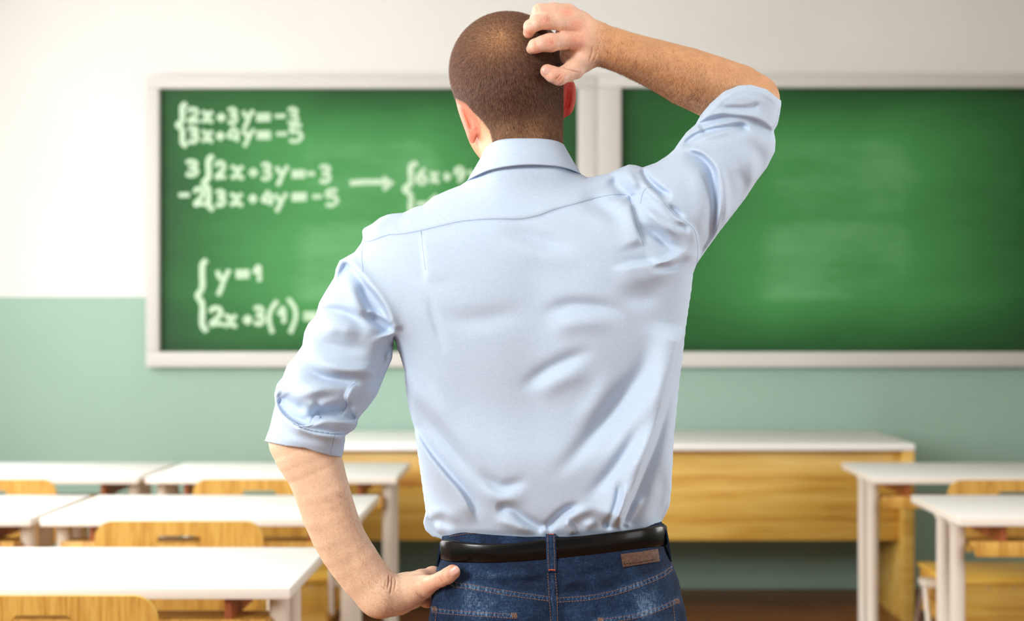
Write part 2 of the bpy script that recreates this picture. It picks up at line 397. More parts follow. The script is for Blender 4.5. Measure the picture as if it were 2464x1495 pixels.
def poisson(d, step, L):
    # screened inflation of the inside of a polygon, coarse to fine
    lev = []; D = d; s = step
    for _ in range(4): lev.append((D, s)); D = D[::2, ::2]; s *= 2
    h = None
    for D, s in lev[::-1]:
        m = D < 0
        h = np.zeros(D.shape) if h is None else up2(h, D.shape); h[~m] = 0
        k = 4+s*s/(L*L)
        for _ in range(260 if s > step*3 else 90):
            P = np.pad(h, 1); h = np.where(m, (P[:-2, 1:-1]+P[2:, 1:-1]+P[1:-1, :-2]+P[1:-1, 2:]+2*s*s)/k, 0)
    return h
class Inflate:
    def __init__(s, pts, L, step, bounds, K=1.0):
        u0, u1, v0, v1 = bounds; s.step = step; s.u0, s.v0 = u0, v0
        s.u = np.arange(u0, u1, step, float); s.v = np.arange(v0, v1, step, float)
        s.U, s.V = np.meshgrid(s.u, s.v, indexing='ij')
        s.d = sdf_poly(s.U, s.V, pts); h = poisson(s.d, step, L)*K
        ok = -s.d > 1.6*step; g = np.where(ok, h/np.maximum(-s.d, 1e-3), 0); w = ok.astype(float)
        for _ in range(14):
            gw, ww = blur(g*w, 1), blur(w, 1); new = (w == 0) & (ww > 1e-6)
            g = np.where(new, gw/np.maximum(ww, 1e-9), g); w = np.where(new, 1, w)
        g = np.where(w > 0, g, 60.0); s.h = g*(-s.d)
        s.wc = np.zeros(s.U.shape); s.B = np.zeros(s.U.shape)
    def field(s, x, A):
        u = np.clip((np.asarray(x[0])-s.u0)/s.step, 0, A.shape[0]-1.001); v = np.clip((np.asarray(x[1])-s.v0)/s.step, 0, A.shape[1]-1.001)
        i = u.astype(int); j = v.astype(int); a = u-i; b = v-j
        return A[i, j]*(1-a)*(1-b)+A[i+1, j]*a*(1-b)+A[i, j+1]*(1-a)*b+A[i+1, j+1]*a*b
    def back(s, u, v):
        if not hasattr(s, 'wb'): s.wb = s.wc-np.maximum(np.sqrt(np.maximum(s.h, 0))+s.Beff(), 0)
        return s.field((u, v), s.wb)
    def Beff(s):
        r = np.sqrt(np.maximum(s.h, 0)); return s.B*np.clip(r/45, 0, 1)
    def line(s, pts, n=6):
        p = catmull(pts, n); return p
    def _d(s, p, rad):
        lo = p.min(0)-rad; hi = p.max(0)+rad
        i0, j0 = max(int((lo[0]-s.u0)/s.step), 0), max(int((lo[1]-s.v0)/s.step), 0)
        i1, j1 = min(int((hi[0]-s.u0)/s.step)+2, len(s.u)), min(int((hi[1]-s.v0)/s.step)+2, len(s.v))
        sl = (slice(i0, i1), slice(j0, j1)); U, V = s.U[sl], s.V[sl]
        best = np.full(U.shape, 1e9); sg = np.zeros(U.shape); tt = np.zeros(U.shape)
        L = np.concatenate([[0], np.cumsum(np.hypot(*(p[1:]-p[:-1]).T))])
        for i in range(len(p)-1):
            a, e = p[i], p[i+1]-p[i]; l2 = e@e+1e-9
            t = np.clip(((U-a[0])*e[0]+(V-a[1])*e[1])/l2, 0, 1)
            dx, dy = U-a[0]-t*e[0], V-a[1]-t*e[1]; q = dx*dx+dy*dy; m = q < best
            best = np.where(m, q, best); sg = np.where(m, (dx*e[1]-dy*e[0])/math.sqrt(l2), sg); tt = np.where(m, (L[i]+t*(L[i+1]-L[i]))/L[-1], tt)
        return sl, np.sqrt(best), sg, tt
    def ridge(s, pts, w, amp, t0=.4, t1=.4):
        p = catmull(pts, 5); sl, d, sg, t = s._d(p, 3*w)
        tp = np.clip(t/max(t0, 1e-3), 0, 1)*np.clip((1-t)/max(t1, 1e-3), 0, 1); tp = tp*tp*(3-2*tp)
        s.B[sl] += FA*amp*np.exp(-(d/w)**2)*tp
    def step_(s, pts, amp, ws=2.5, wl=40, t0=.25, t1=.25):
        # raised on the left of the travel direction, dropping sharply on the right
        p = catmull(pts, 5); sl, d, sg, t = s._d(p, 3.5*wl)
        tp = np.clip(t/max(t0, 1e-3), 0, 1)*np.clip((1-t)/max(t1, 1e-3), 0, 1); tp = tp*tp*(3-2*tp)
        e = np.where(sg >= 0, d, -d)
        f = 1/(1+np.exp(-np.clip(e/ws, -30, 30)))*np.exp(-np.maximum(e, 0)**2/(wl*wl))
        g = (1-1/(1+np.exp(-np.clip(e/ws, -30, 30))))*np.exp(-np.maximum(-e, 0)**2/(wl*wl*.25))
        s.B[sl] += FA*amp*tp*(f-.45*g)
    def volume(s, w0, w1, step=None, top=None):
        step = step or s.step; W = np.arange(w0, w1, step, dtype=np.float32)
        wc = s.wc[..., None].astype(np.float32); x = W[None, None]-wc
        h = np.maximum(s.h, 0); r = np.sqrt(h); hb = np.where(s.h > 0, (np.maximum(r+s.Beff(), 0))**2, s.h)
        Fv = x*x-np.where(x < 0, hb[..., None].astype(np.float32), s.h[..., None].astype(np.float32))
        # distance-like scaling
        Fv = Fv/np.maximum(2*np.sqrt(np.maximum(h, 0)), 30)[..., None].astype(np.float32)
        if top is not None: Fv = np.maximum(Fv, top[..., None].astype(np.float32))
        return Fv
def mesh_from(Fv, org, step, smooth=2, iso=0.0):
    Fv = np.ascontiguousarray(np.clip(Fv, -12, 12), dtype=np.float32)
    for ax in range(3):
        for e in (0, -1):
            sl = [slice(None)]*3; sl[ax] = e; Fv[tuple(sl)] = 12
    g = openvdb.FloatGrid(12.0); g.copyFromArray(Fv)
    P, Q = g.convertToQuads(iso)
    P = np.asarray(P, float)*step+np.asarray(org, float); Q = np.asarray(Q, int)
    e = np.concatenate([Q[:, [0, 1]], Q[:, [1, 2]], Q[:, [2, 3]], Q[:, [3, 0]]]); n = len(P)
    cnt = np.maximum(np.bincount(e[:, 0], minlength=n)+np.bincount(e[:, 1], minlength=n), 1)
    for k in range(smooth*2):
        A = np.stack([np.bincount(e[:, 0], P[e[:, 1], c], n)+np.bincount(e[:, 1], P[e[:, 0], c], n) for c in range(3)], -1)/cnt[:, None]
        P = P+(A-P)*(.5 if k % 2 == 0 else -.52)
    return P, Q
def normals(X, Q):
    a = X[Q[:, 2]]-X[Q[:, 0]]; b = X[Q[:, 3]]-X[Q[:, 1]]; f = np.cross(a, b)
    N_ = np.stack([sum(np.bincount(Q[:, i], f[:, c], len(X)) for i in range(4)) for c in range(3)], -1)
    return N_/np.maximum(np.linalg.norm(N_, axis=1, keepdims=True), 1e-12)
def orient(X, Q):
    c = X.mean(0); Y = X-c
    vol = np.einsum('ij,ij->i', Y[Q[:, 0]], np.cross(Y[Q[:, 1]], Y[Q[:, 2]])).sum()+np.einsum('ij,ij->i', Y[Q[:, 0]], np.cross(Y[Q[:, 2]], Y[Q[:, 3]])).sum()
    return Q[:, ::-1] if vol < 0 else Q
def to_mesh(name, X, Q, Nv=None, col=None, attrs=None):
    X = np.asarray(X); Q = np.asarray(Q); used = np.unique(Q); mp = np.zeros(len(X), int); mp[used] = np.arange(len(used))
    X = X[used]; Qn = mp[Q]; me = bpy.data.meshes.new(name); nf, k_ = Qn.shape
    me.vertices.add(len(X)); me.vertices.foreach_set('co', X.astype(np.float32).ravel())
    me.loops.add(nf*k_); me.loops.foreach_set('vertex_index', Qn.astype(np.int32).ravel())
    me.polygons.add(nf); me.polygons.foreach_set('loop_start', np.arange(0, nf*k_, k_, dtype=np.int32))
    try: me.polygons.foreach_set('loop_total', np.full(nf, k_, np.int32))
    except Exception: pass
    me.polygons.foreach_set('use_smooth', np.ones(nf, bool)); me.update(calc_edges=True); me.validate()
    if Nv is not None: me.normals_split_custom_set_from_vertices(Nv[used].astype(np.float32))
    if col is not None:
        a = me.color_attributes.new('tone', 'FLOAT_COLOR', 'POINT'); c = np.ones((len(X), 4), np.float32); c[:, :3] = col[used]; a.data.foreach_set('color', c.ravel())
    for nm, arr in (attrs or {}).items():
        a = me.attributes.new(nm, 'FLOAT', 'POINT'); a.data.foreach_set('value', arr[used].astype(np.float32))
    return me
def smin(a, b, k):
    h = np.clip(.5+.5*(b-a)/k, 0, 1); return b*(1-h)+a*h-k*h*(1-h)
class Vol:
    def __init__(s, lo, hi, step):
        s.lo = np.array(lo, float); s.step = step; s.ax = [np.arange(lo[i], hi[i], step, dtype=np.float32) for i in range(3)]
        s.F = np.full([len(a) for a in s.ax], 40, np.float32)
    def _sl(s, lo, hi):
        i0 = [max(int((lo[i]-s.lo[i])/s.step), 0) for i in range(3)]; i1 = [min(int((hi[i]-s.lo[i])/s.step)+2, len(s.ax[i])) for i in range(3)]
        if any(a >= b for a, b in zip(i0, i1)): return None, None
        sl = tuple(slice(a, b) for a, b in zip(i0, i1))
        return sl, (s.ax[0][sl[0]][:, None, None], s.ax[1][sl[1]][None, :, None], s.ax[2][sl[2]][None, None])
    def add(s, sl, f, k, sub=False):
        if sub: s.F[sl] = -smin(-s.F[sl], f, k)
        else: s.F[sl] = smin(s.F[sl], f, k)
    def cone(s, a, b, r1, r2, k=8, flat=1.0, sub=False):
        a, b = np.array(a, float), np.array(b, float); R = max(r1, r2)+k*2+10
        sl, X = s._sl(np.minimum(a, b)-R, np.maximum(a, b)+R)
        if sl is None: return
        e = b-a; L = e@e+1e-9; x = [X[i]-a[i] for i in range(3)]
        t = np.clip((x[0]*e[0]+x[1]*e[1]+x[2]*e[2])/L, 0, 1)
        d = np.sqrt((x[0]-t*e[0])**2+(x[1]-t*e[1])**2+((x[2]-t*e[2])/flat)**2)-(r1+(r2-r1)*t)
        s.add(sl, d, k, sub)
    def chain(s, P, R, k=8, flat=1.0):
        for i in range(len(P)-1): s.cone(P[i], P[i+1], R[i], R[i+1], k, flat)
    def ell(s, c, r, k=10, sub=False, rot=0.0, tilt=0.0):
        c, r = np.array(c, float), np.array(r, float); R = r.max()+k*2+8
        sl, X = s._sl(c-R, c+R)
        if sl is None: return
        x, y, z = [X[i]-c[i] for i in range(3)]
        if rot: cr, sr = math.cos(rot), math.sin(rot); x, y = x*cr+y*sr, -x*sr+y*cr
        if tilt: cr, sr = math.cos(tilt), math.sin(tilt); x, z = x*cr+z*sr, -x*sr+z*cr
        q = np.sqrt((x/r[0])**2+(y/r[1])**2+(z/r[2])**2); g = np.sqrt((x/r[0]**2)**2+(y/r[1]**2)**2+(z/r[2]**2)**2)
        s.add(sl, q*(q-1)/np.maximum(g, 1e-6), k, sub)
    def mesh(s, smooth=2): return mesh_from(s.F, s.lo, s.step, smooth)
def ribbon_tube(name, pts3, r, m, parent, n=6, closed=False):
    b = B(); tube(b, [tuple(p) for p in fs(np.asarray(pts3))], r, n); return obj(name, b, m, parent, True)
# ------------------------------------------------------------------ materials of the figure
def vnoise(P, s, seed=0):
    # smooth value noise on points, for tone variation
    q = P/s; i = np.floor(q).astype(int); f = q-i; f = f*f*(3-2*f); out = 0
    for dx in (0, 1):
        for dy in (0, 1):
            for dz in (0, 1):
                h = (i[:, 0]+dx)*374761393+(i[:, 1]+dy)*668265263+(i[:, 2]+dz)*2147483+seed*97531
                h = (h ^ (h >> 13))*1274126177; h = ((h ^ (h >> 16)) & 0xffff)/65535.0
                wx = f[:, 0] if dx else 1-f[:, 0]; wy = f[:, 1] if dy else 1-f[:, 1]; wz = f[:, 2] if dz else 1-f[:, 2]
                out = out+h*wx*wy*wz
    return out
SKIN = mat('skin', (222, 176, 146), .48, spec=.4); k = N(SKIN)
at = k.n('ShaderNodeAttribute'); at.attribute_name = 'tone'; co = k.coord()
fine = k.noise(co, 420, 3); k.base(k.mix(.4, at.outputs['Color'], k.ramp(fine, [(.3, (226, 200, 184)), (.6, (255, 255, 255))]), 'MULTIPLY'))
k.l(k.mix(.35, at.outputs['Color'], (1, 1, 1)), k.p.inputs['Base Color']) if False else None
ha = k.n('ShaderNodeAttribute'); ha.attribute_name = 'hairy'; k.l(k.math('ADD', .46, k.math('MULTIPLY', ha.outputs['Fac'], .5)), k.p.inputs['Roughness']); k.l(k.math('SUBTRACT', .42, k.math('MULTIPLY', ha.outputs['Fac'], .38)), k.p.inputs['Specular IOR Level'])
k.p.inputs['Subsurface Weight'].default_value = .12; k.p.inputs['Subsurface Radius'].default_value = (.012, .004, .002)
k.p.inputs['Subsurface Scale'].default_value = 1.0
k.bump(k.math('ADD', k.noise(co, 900, 2), k.noise(co, 260, 3)), .16, .0006)
def hairmat(name, a, b):
    m = mat(name, a, .6, spec=.25); k = N(m); at = k.n('ShaderNodeAttribute'); at.attribute_name = 'rnd'
    k.base(k.ramp(at.outputs['Fac'], [(0, a), (1, b)])); return m
HAIR = hairmat('stubble_hair', (30, 21, 18), (154, 114, 90)); ARMHAIR = hairmat('fine_arm_hair', (70, 36, 18), (150, 92, 52))
NAIL = mat('fingernail', (228, 180, 165), .22); N(NAIL).bump(N(NAIL).noise(N(NAIL).coord(), 300, 2), .03, .0003)
def cloth(name, c1, c2, sc=1500, rough=.72):
    m = mat(name, c1, rough, spec=.2); k = N(m); co = k.coord()
    a = k.noise(k.coord((1900, 1900, 150)), 1, 2, .6); b = k.noise(k.coord((150, 150, 1900)), 1, 2, .6)
    f = k.math('MULTIPLY', k.math('ADD', a, b), .5); k.base(k.ramp(f, [(.36, c2), (.58, c1)]))
    k.p.inputs['Sheen Weight'].default_value = .05; k.p.inputs['Sheen Roughness'].default_value = .4
    k.bump(f, .22, .0005); return m
SHIRT = cloth('light_blue_cotton', (197, 214, 234), (182, 201, 225))
SEAM = mat('blue_seam_thread', (140, 160, 198), .8); N(SEAM).bump(N(SEAM).noise(N(SEAM).coord(), 900, 2), .2, .0003)
DENIM = mat('dark_blue_denim', (30, 52, 88), .82, spec=.2); k = N(DENIM)
at = k.n('ShaderNodeAttribute'); at.attribute_name = 'wear'
tw = k.noise(k.coord((900, 900, 170), rot=(0, .5, 0)), 1, 4, .75); tw2 = k.noise(k.coord((160, 160, 700)), 1, 3, .7); bl = k.noise(k.coord((26, 26, 9)), 1, 4)
f = k.math('ADD', k.math('MULTIPLY', tw, .62), k.math('ADD', k.math('MULTIPLY', tw2, .38), k.math('ADD', k.math('MULTIPLY', at.outputs['Fac'], .36), k.math('MULTIPLY', bl, .3))))
k.base(k.ramp(f, [(.44, (10, 17, 32)), (.66, (20, 36, 62)), (.84, (42, 66, 98)), (1.0, (112, 140, 168))])); k.bump(f, .35, .0006)
THREAD = mat('orange_stitching', (158, 112, 74), .8); N(THREAD).bump(N(THREAD).noise(N(THREAD).coord(), 900, 2), .2, .0003)
LEATHER = mat('black_belt_leather', (6, 5, 5), .24, spec=.28); k = N(LEATHER); k.bump(k.noise(k.coord(), 160, 4), .05, .0006)
k.p.inputs['Coat Weight'].default_value = .15; k.p.inputs['Coat Roughness'].default_value = .12
PATCH = mat('brown_leather_patch', (88, 58, 42), .7); k = N(PATCH); nn = k.noise(k.coord(), 260, 5); k.base(k.ramp(nn, [(.3, (66, 42, 30)), (.7, (104, 72, 54))])); k.bump(nn, .5, .001)

# ------------------------------------------------------------------ SHIRT : one inflated form, folds carved in, then cut into panels
OUT = [(1126,434),(1150,406),(1176,380),(1186,360),(1262,352),(1340,358),(1352,384),(1375,404),(1399,419),(1412,427),(1430,425),(1462,417),(1488,406),(1514,395.5),(1532,398),(1546,403),(1560,398),(1580,391),(1605,375),
 (1622,360),(1634,342),(1652,318),(1674,299),(1683,281),(1662,235),(1690,160),(1800,120),(1880,150),(1894,215),(1880,243),(1879.5,254),(1876,277),(1871,300),(1862,315),
 (1866.6,340),(1864.5,365),(1845,404),(1819,438),(1794,477),(1768,511),(1734,554),(1700,601),(1676,636),(1667,661),(1665,690),(1657,742),(1650,790),(1642,866),
 (1636,908),(1628,991),(1621.7,1053),(1617.5,1136),(1615.5,1178),(1611,1219),(1601,1240),(1592,1256),(1596,1290),(1596,1450),(1330,1460),(1070,1450),(1068,1308),(1062,1297),
 (1041,1292),(1024,1277),(1018,1258.6),(1024.4,1231.6),(1018,1186),(1010,1128),(1003.7,1082),(997.5,1032.6),(984,985),(977.5,946),(973,891),(962.5,856),(953,830),(950,812),(948,824),
 (943,865),(928,899.5),(906.8,951),(885.4,981),(868,1000),(861,1012),(859,1024),(843,1040),(831,1049),(828,1079),(823.5,1101),
 (826,1170),(730,1180),(632,1150),(636,1063),(648,1032),(655,1003),(662,975),(660,949),(666,925),(680,908),(691,878),(710,857),(727,832),(732,800),(741,780),(759,760),(768,728),(783,702),
 (804,668),(808,647),(817,627),(834,618),(853,607),(870,584),(873,570),(871,556),(876,549),(896.5,538),(914,524),(933,516),(955,513),(970,512),(985,505),(999,498),(1018,494),(1043,473),(1079,457),(1108,446)]
st = 3.0
SH = Inflate(OUT, 134, st, (616, 1910, 110, 1480))
U, V = SH.U, SH.V
def ss(x, a, b):
    t = np.clip((x-a)/(b-a), 0, 1); return t*t*(3-2*t)
# shoulders are thinner than the rib cage; arms go out of the back plane
la = ss((950-U)*.85+(V-560)*.45, 30, 420)*(U < 960); la = np.where(U < 960, la, 0)
ra = ss((U-1530)*.7-(V-560)*.55, 60, 440)
SH.wc = -95*la+115*ra*(V < 700)
SH.wc = blur(SH.wc, 30)
SH.B += -16*np.exp(-((V-480)/60)**2)*ss(U, 900, 1000)*(1-ss(U, 1500, 1620))+20*np.exp(-((V-395)/40)**2)*ss(U, 1120, 1200)*(1-ss(U, 1330, 1400))       # slope of the shoulders towards the neck
SH.B += 9*np.exp(-((U-1100)/110)**2-((V-720)/110)**2)+10*np.exp(-((U-1460)/100)**2-((V-690)/120)**2)   # shoulder blades
SH.B += -9*np.exp(-((U-1290)/60)**2)*np.exp(-((V-800)/260)**2)
SH.B += -22*np.exp(-((V-1010)/120)**2)*ss(U, 980, 1120)*(1-ss(U, 1540, 1620))       # small of the back
SH.B += 5*np.exp(-((V-1235)/40)**2)*ss(U, 1000, 1060)-44*ss(V, 1080, 1296)                              # blousing over the waistband
SH.B += -10*ss(V, 1272, 1296)*((U > 990) & (U < 1660))
R, T = SH.ridge, SH.step_
# -- back panel, soft drapes
R([(1190,540),(1240,560),(1310,582),(1400,602)], 20, -5); R([(1200,575),(1290,612),(1400,640)], 26, 3)
R([(1330,500),(1420,520),(1500,580)], 22, 3); R([(1380,480),(1450,500),(1520,545)], 16, -4)
T([(1640,604),(1590,628),(1540,634),(1500,640),(1462,648)], 9, 3, 30, .2, .35); R([(1640,640),(1560,668),(1480,672)], 20, 5)
R([(1480,700),(1540,720),(1600,700)], 22, -4)
R([(1290,768),(1340,742),(1400,735),(1470,746),(1515,770)], 17, -7); R([(1310,800),(1400,776),(1480,790)], 22, 4)
R([(1040,740),(1120,770),(1220,760),(1290,768)], 26, -4)
R([(1240,945),(1315,893),(1377,862),(1440,840)], 17, -7); R([(1280,960),(1350,915),(1430,888)], 24, 5)
R([(1560,800),(1550,880),(1500,950),(1440,1030),(1370,1110),(1310,1160)], 20, -10); R([(1590,830),(1590,920),(1540,1000),(1480,1080),(1400,1160)], 24, 6)
R([(1480,880),(1440,960),(1370,1040)], 24, 4)
R([(1545,1000),(1510,1080),(1460,1150),(1400,1210)], 15, -8); R([(1575,1010),(1545,1090),(1500,1170)], 16, 5)
R([(985,940),(1030,1010),(1087,1080),(1132,1136),(1175,1172)], 17, -8); R([(1000,910),(1060,990),(1120,1060),(1180,1120)], 28, 5)
R([(1150,1120),(1180,1158),(1215,1172),(1280,1150)], 14, -6); R([(1140,1160),(1200,1200),(1280,1190)], 20, 5)
T([(1155,1262),(1116,1190),(1078,1145),(1037,1095),(1005,1045),(990,1010)], 11, 2.5, 42, .2, .1)
R([(1190,1225),(1230,1224),(1265,1250),(1312,1276)], 11, -9, .15, .1); R([(1180,1252),(1230,1262),(1290,1285)], 12, 6)
R([(1312,1276),(1335,1252),(1362,1230),(1400,1212)], 10, -9, .1, .3); R([(1350,1275),(1385,1240),(1440,1222)], 13, 6)
T([(1388,1284),(1376,1266),(1362,1250)], 8, 2, 14); R([(1400,1270),(1440,1255)], 10, 5)
R([(1455,1276),(1478,1235),(1490,1180),(1480,1150)], 9, -9, .1, .3); R([(1466,1270),(1495,1220),(1510,1160)], 8, 7, .1, .3)
T([(1489,1276),(1528,1180),(1570,1068),(1600,970),(1617,912),(1634,850),(1650,786)], 30, 2.2, 55, .06, .08)
R([(1505,1270),(1520,1240),(1548,1190)], 8, 6, .1, .3); R([(1560,1262),(1590,1200),(1600,1120)], 14, -7)
R([(1055,1285),(1038,1264),(1060,1252),(1095,1278)], 13, -8, .3, .4); R([(1030,1250),(1060,1234),(1110,1262)], 14, 4)
R([(1027,700),(1040,750),(1052,790),(1075,860)], 10, -3); R([(955,840),(990,930),(1010,1010)], 13, 5)
T([(1013,557),(1019,620),(1028,690)], 2.5, 2, 60)
# -- yoke overlapping the back, shoulder folds
YOKE = [(876,582),(896,579),(933,566),(970,563),(1013,555),(1064,543),(1116,532),(1189,527),(1247,527),(1291,520),(1335,504),(1390,489),(1444,474),(1481,468.5),(1512,470)]
T(YOKE, 2.6, 1.6, 26, .02, .02)
R([(905,560),(940,540),(990,535)], 14, -5); R([(1395,455),(1430,470),(1480,440),(1470,425)], 15, -5)
R([(1490,410),(1482,440),(1500,462),(1528,490)], 15, -13, .3, .2); R([(1512,398),(1520,430),(1545,455)], 12, 8)
R([(1545,404),(1556,428),(1580,452),(1618,478)], 8, -12, .1, .25); R([(1536,402),(1550,440),(1575,470),(1620,505)], 8, 6)
T([(1676,636),(1680,600),(1672,556),(1650,535),(1620,515),(1592,480),(1570,453)], 5, 2.5, 22, .1, .2)
R([(1650,530),(1625,505),(1600,492)], 7, -6); R([(1665,560),(1645,545),(1620,540)], 7, -6)
T([(1550,594),(1536,554),(1521,502),(1512,471)], 9, 2.5, 45, .2, .02)
R([(1530,506),(1560,512),(1600,545),(1650,572)], 11, 9); R([(1530,535),(1575,562),(1610,592),(1645,592)], 12, -10)
R([(1552,598),(1590,630),(1640,615),(1672,585)], 11, 9); R([(1560,645),(1620,640),(1662,612)], 10, -9)
# -- right sleeve
T([(1680,640),(1700,596),(1717,566),(1724,532),(1728,489),(1725,447),(1717,404),(1691,374),(1657,362),(1622,362)], -15, 2.5, 26, .12, .2)
R([(1700,640),(1722,600),(1742,560),(1748,500),(1742,440),(1728,396),(1700,366)], 9, 9, .15, .2)
R([(1640,400),(1680,430),(1700,500),(1690,580)], 26, 6)
T([(1812,322),(1789,298),(1742,303),(1691,314),(1657,331),(1632,358)], -12, 2.5, 24, .15, .15)
R([(1795,306),(1740,318),(1690,332),(1655,352)], 9, 8)
R([(1690,290),(1714,262),(1745,233),(1778,218),(1807,216),(1843,227),(1874,252)], 6, 3, .1, .1); R([(1790,330),(1826,372),(1834,410),(1822,460)], 18, -6); R([(1760,360),(1800,380),(1812,440),(1790,480)], 18, 6)
R([(1775,400),(1790,450),(1762,510)], 16, -6)
T([(1864,318),(1828,293),(1800,284),(1770,280),(1734,278),(1700,288),(1676,300)], -9, 2.2, 26, .05, .05)
T([(1836,250),(1822,248),(1800,255),(1770,256),(1730,254)], -5, 2, 16); R([(1700,268),(1760,238),(1830,236),(1870,262)], 16, 4)
# -- left sleeve
T([(949,800),(920,733),(885,685),(860,655),(838,632),(818,622)], -17, 2.2, 34, .05, .12)
R([(835,626),(822,650),(812,690)], 12, -7); R([(860,680),(890,730),(925,780)], 13, -10); R([(845,640),(850,700),(880,770)], 18, 7)
R([(745,770),(790,748),(847,762),(890,800)], 13, -10); R([(760,790),(820,790),(870,812)], 18, 8)
R([(862,752),(894,768),(922,782),(948,794)], 10, -11, .4, .3); R([(880,745),(915,758),(942,782)], 7, 7, .2, .1)
R([(735,850),(790,880),(850,892),(895,886),(935,850)], 15, 10); R([(715,868),(770,905),(834,915),(890,905)], 12, -10)
R([(735,815),(780,830),(850,840),(905,835)], 17, -6)
T([(905,905),(925,875),(932,850),(952,828)], -12, 2.5, 22, .1, .05); R([(880,940),(920,900),(940,850)], 10, -8)
R([(690,885),(740,930),(790,935)], 14, 6); R([(672,925),(720,950),(775,940),(830,935)], 14, 8)
R([(664,950),(700,972),(745,990)], 13, -12, .1, .3); R([(760,955),(765,985),(745,1005)], 10, -6)
R([(735,1000),(790,992),(850,975),(900,950)], 12, -7); R([(690,960),(760,975),(830,960)], 12, 6)
T([(858,922),(842,935),(832,955),(834,977),(808,1006)], 5, 2, 18)
# rolled cuff: two turns lying over each other
T([(661,966),(690,1002),(727,1021),(745,1020),(790,1004),(843,1012),(862,1008)], -15, 2.2, 30, .04, .04)
T([(861,1022),(843,1041),(815,1046),(780,1042),(740,1034),(708,1020),(690,1002)], 13, 2.0, 18, .04, .25)
R([(752,1000),(748,1012),(735,1024),(712,1026)], 6, 7); R([(650,1050),(700,1060),(780,1075),(825,1088)], 14, 4)
SH.B = np.where((U < 955) | (U > 1690), np.clip(SH.B, -38, 40), np.clip(SH.B, -95, 60)); SH.B = blur(SH.B, 1)
w0 = -300.0
cutR = sdf_poly(U, V, [(1560,281),(1683,281),(1708,250),(1742,220),(1777,206),(1807,204),(1845,215),(1877,241),(1960,246),(1960,60),(1560,60)])
cutL = sdf_poly(U, V, [(560,1050),(636,1062.5),(684,1073),(735.6,1079),(761,1088),(791,1096.5),(824,1101.5),(880,1106),(880,1300),(560,1300)])
Fv = SH.volume(w0, 330, st, top=-np.minimum(cutR, cutL))
P, Q = mesh_from(Fv, (616, 110, w0), st, 2); del Fv
X = fs(P); Q = orient(X, Q); Nn = normals(X, Q)
C = P[Q].mean(1)
LSL = [(600,560),(872,560),(870,590),(874,640),(877,679),(920,733),(949,788),(951,808),(951,880),(880,1130),(600,1130)]
RSL = [(1541,360),(1548,430),(1570,453),(1592,480),(1620,515),(1650,535),(1672,556),(1679,585),(1678,620),(1674,640),(1700,660),(1920,400),(1920,150),(1600,150)]
LCF = [(600,1000),(661,964),(690,1001),(727,1020),(745,1019),(790,1003),(843,1011),(875,1000),(880,1140),(600,1140)]
RCF = [(1640,300),(1676,300),(1700,288),(1734,278),(1770,280),(1800,284),(1828,293),(1866,318),(1920,320),(1920,180),(1640,180)]
cid = np.zeros(len(Q), int)
cid[sdf_poly(C[:, 0], C[:, 1], LSL) < 0] = 1; cid[(sdf_poly(C[:, 0], C[:, 1], RSL) < 0)] = 2
cid[sdf_poly(C[:, 0], C[:, 1], LCF) < 0] = 3; cid[sdf_poly(C[:, 0], C[:, 1], RCF) < 0] = 4
cid[(cid == 0) & (sdf_poly(C[:, 0], C[:, 1], [(860,500)]+YOKE+[(1541,455),(1541,350),(860,350)]) < 0) & (C[:, 2] < 0)] = 5

# ------------------------------------------------------------------ BODY
# head, raised right arm and hand: fine; left forearm and hand: fine; hidden rest: coarse
A = Vol((1066, -14, -190), (1896, 470, 330), 2.0)
A.ell((1222, 171, 45), (141, 143, 180), 4)
A.ell((1212, 262, 118), (99, 146, 112), 34)               # face block and jaw
A.ell((1206, 372, 190), (46, 34, 40), 26)                 # chin
A.cone((1258, 236, 30), (1262, 400, 26), 95, 92, 55)
A.cone((1168, 300, 60), (1205, 430, 30), 14, 22, 26); A.cone((1236, 300, -38), (1238, 372, -40), 26, 26, 24); A.cone((1292, 300, -38), (1288, 372, -40), 26, 26, 24)
A.cone((1178, 232, 226), (1172, 288, 256), 11, 19, 14); A.ell((1172, 292, 240), (28, 15, 22), 10)   # nose
A.ell((1150, 226, 212), (34, 9, 16), 12); A.ell((1226, 226, 216), (34, 9, 16), 12)                   # brows
A.ell((1152, 246, 226), (20, 12, 14), 8, sub=True); A.ell((1216, 246, 230), (20, 12, 14), 8, sub=True)
A.ell((1152, 247, 208), (17, 15, 16), 3); A.ell((1215, 247, 212), (17, 15, 16), 3)                    # eyes
A.ell((1182, 330, 222), (30, 8, 14), 6); A.ell((1184, 344, 219), (26, 9, 14), 6)                      # lips
# ears
def ear(pts, wc, th, ridge):
    e = Inflate(catmull(pts, 4, True), 60, 2.0, (min(p[0] for p in pts)-16, max(p[0] for p in pts)+16, min(p[1] for p in pts)-16, max(p[1] for p in pts)+16), th)
    e.wc = wc(e.U, e.V)
    for r in ridge: e.ridge(*r)
    lo = -60.0; Fe = e.volume(lo, 120, 2.0); Fe = np.clip(Fe*1.6, -40, 40)
    i = [int(round((e.u0-A.lo[0])/2)), int(round((e.v0-A.lo[1])/2)), int(round((lo-A.lo[2])/2))]
    sl = tuple(slice(i[q], i[q]+Fe.shape[q]) for q in range(3)); A.F[sl] = smin(A.F[sl], Fe, 6)
ear([(1099,244),(1106,240),(1118,246),(1134,262),(1150,290),(1156,312),(1150,326),(1144,342),(1137,345),(1129,338),(1121,317),(1110,287),(1102,262)],
    lambda U, V: 34-.55*(U-1120)+.1*(V-290), .42, [([(1104,250),(1116,285),(1128,318),(1137,338)], 7, 9, .1, .1), ([(1118,262),(1130,292),(1136,312)], 4, -9, .1, .1), ([(1132,270),(1144,296),(1148,312)], 8, 6, .1, .1)])
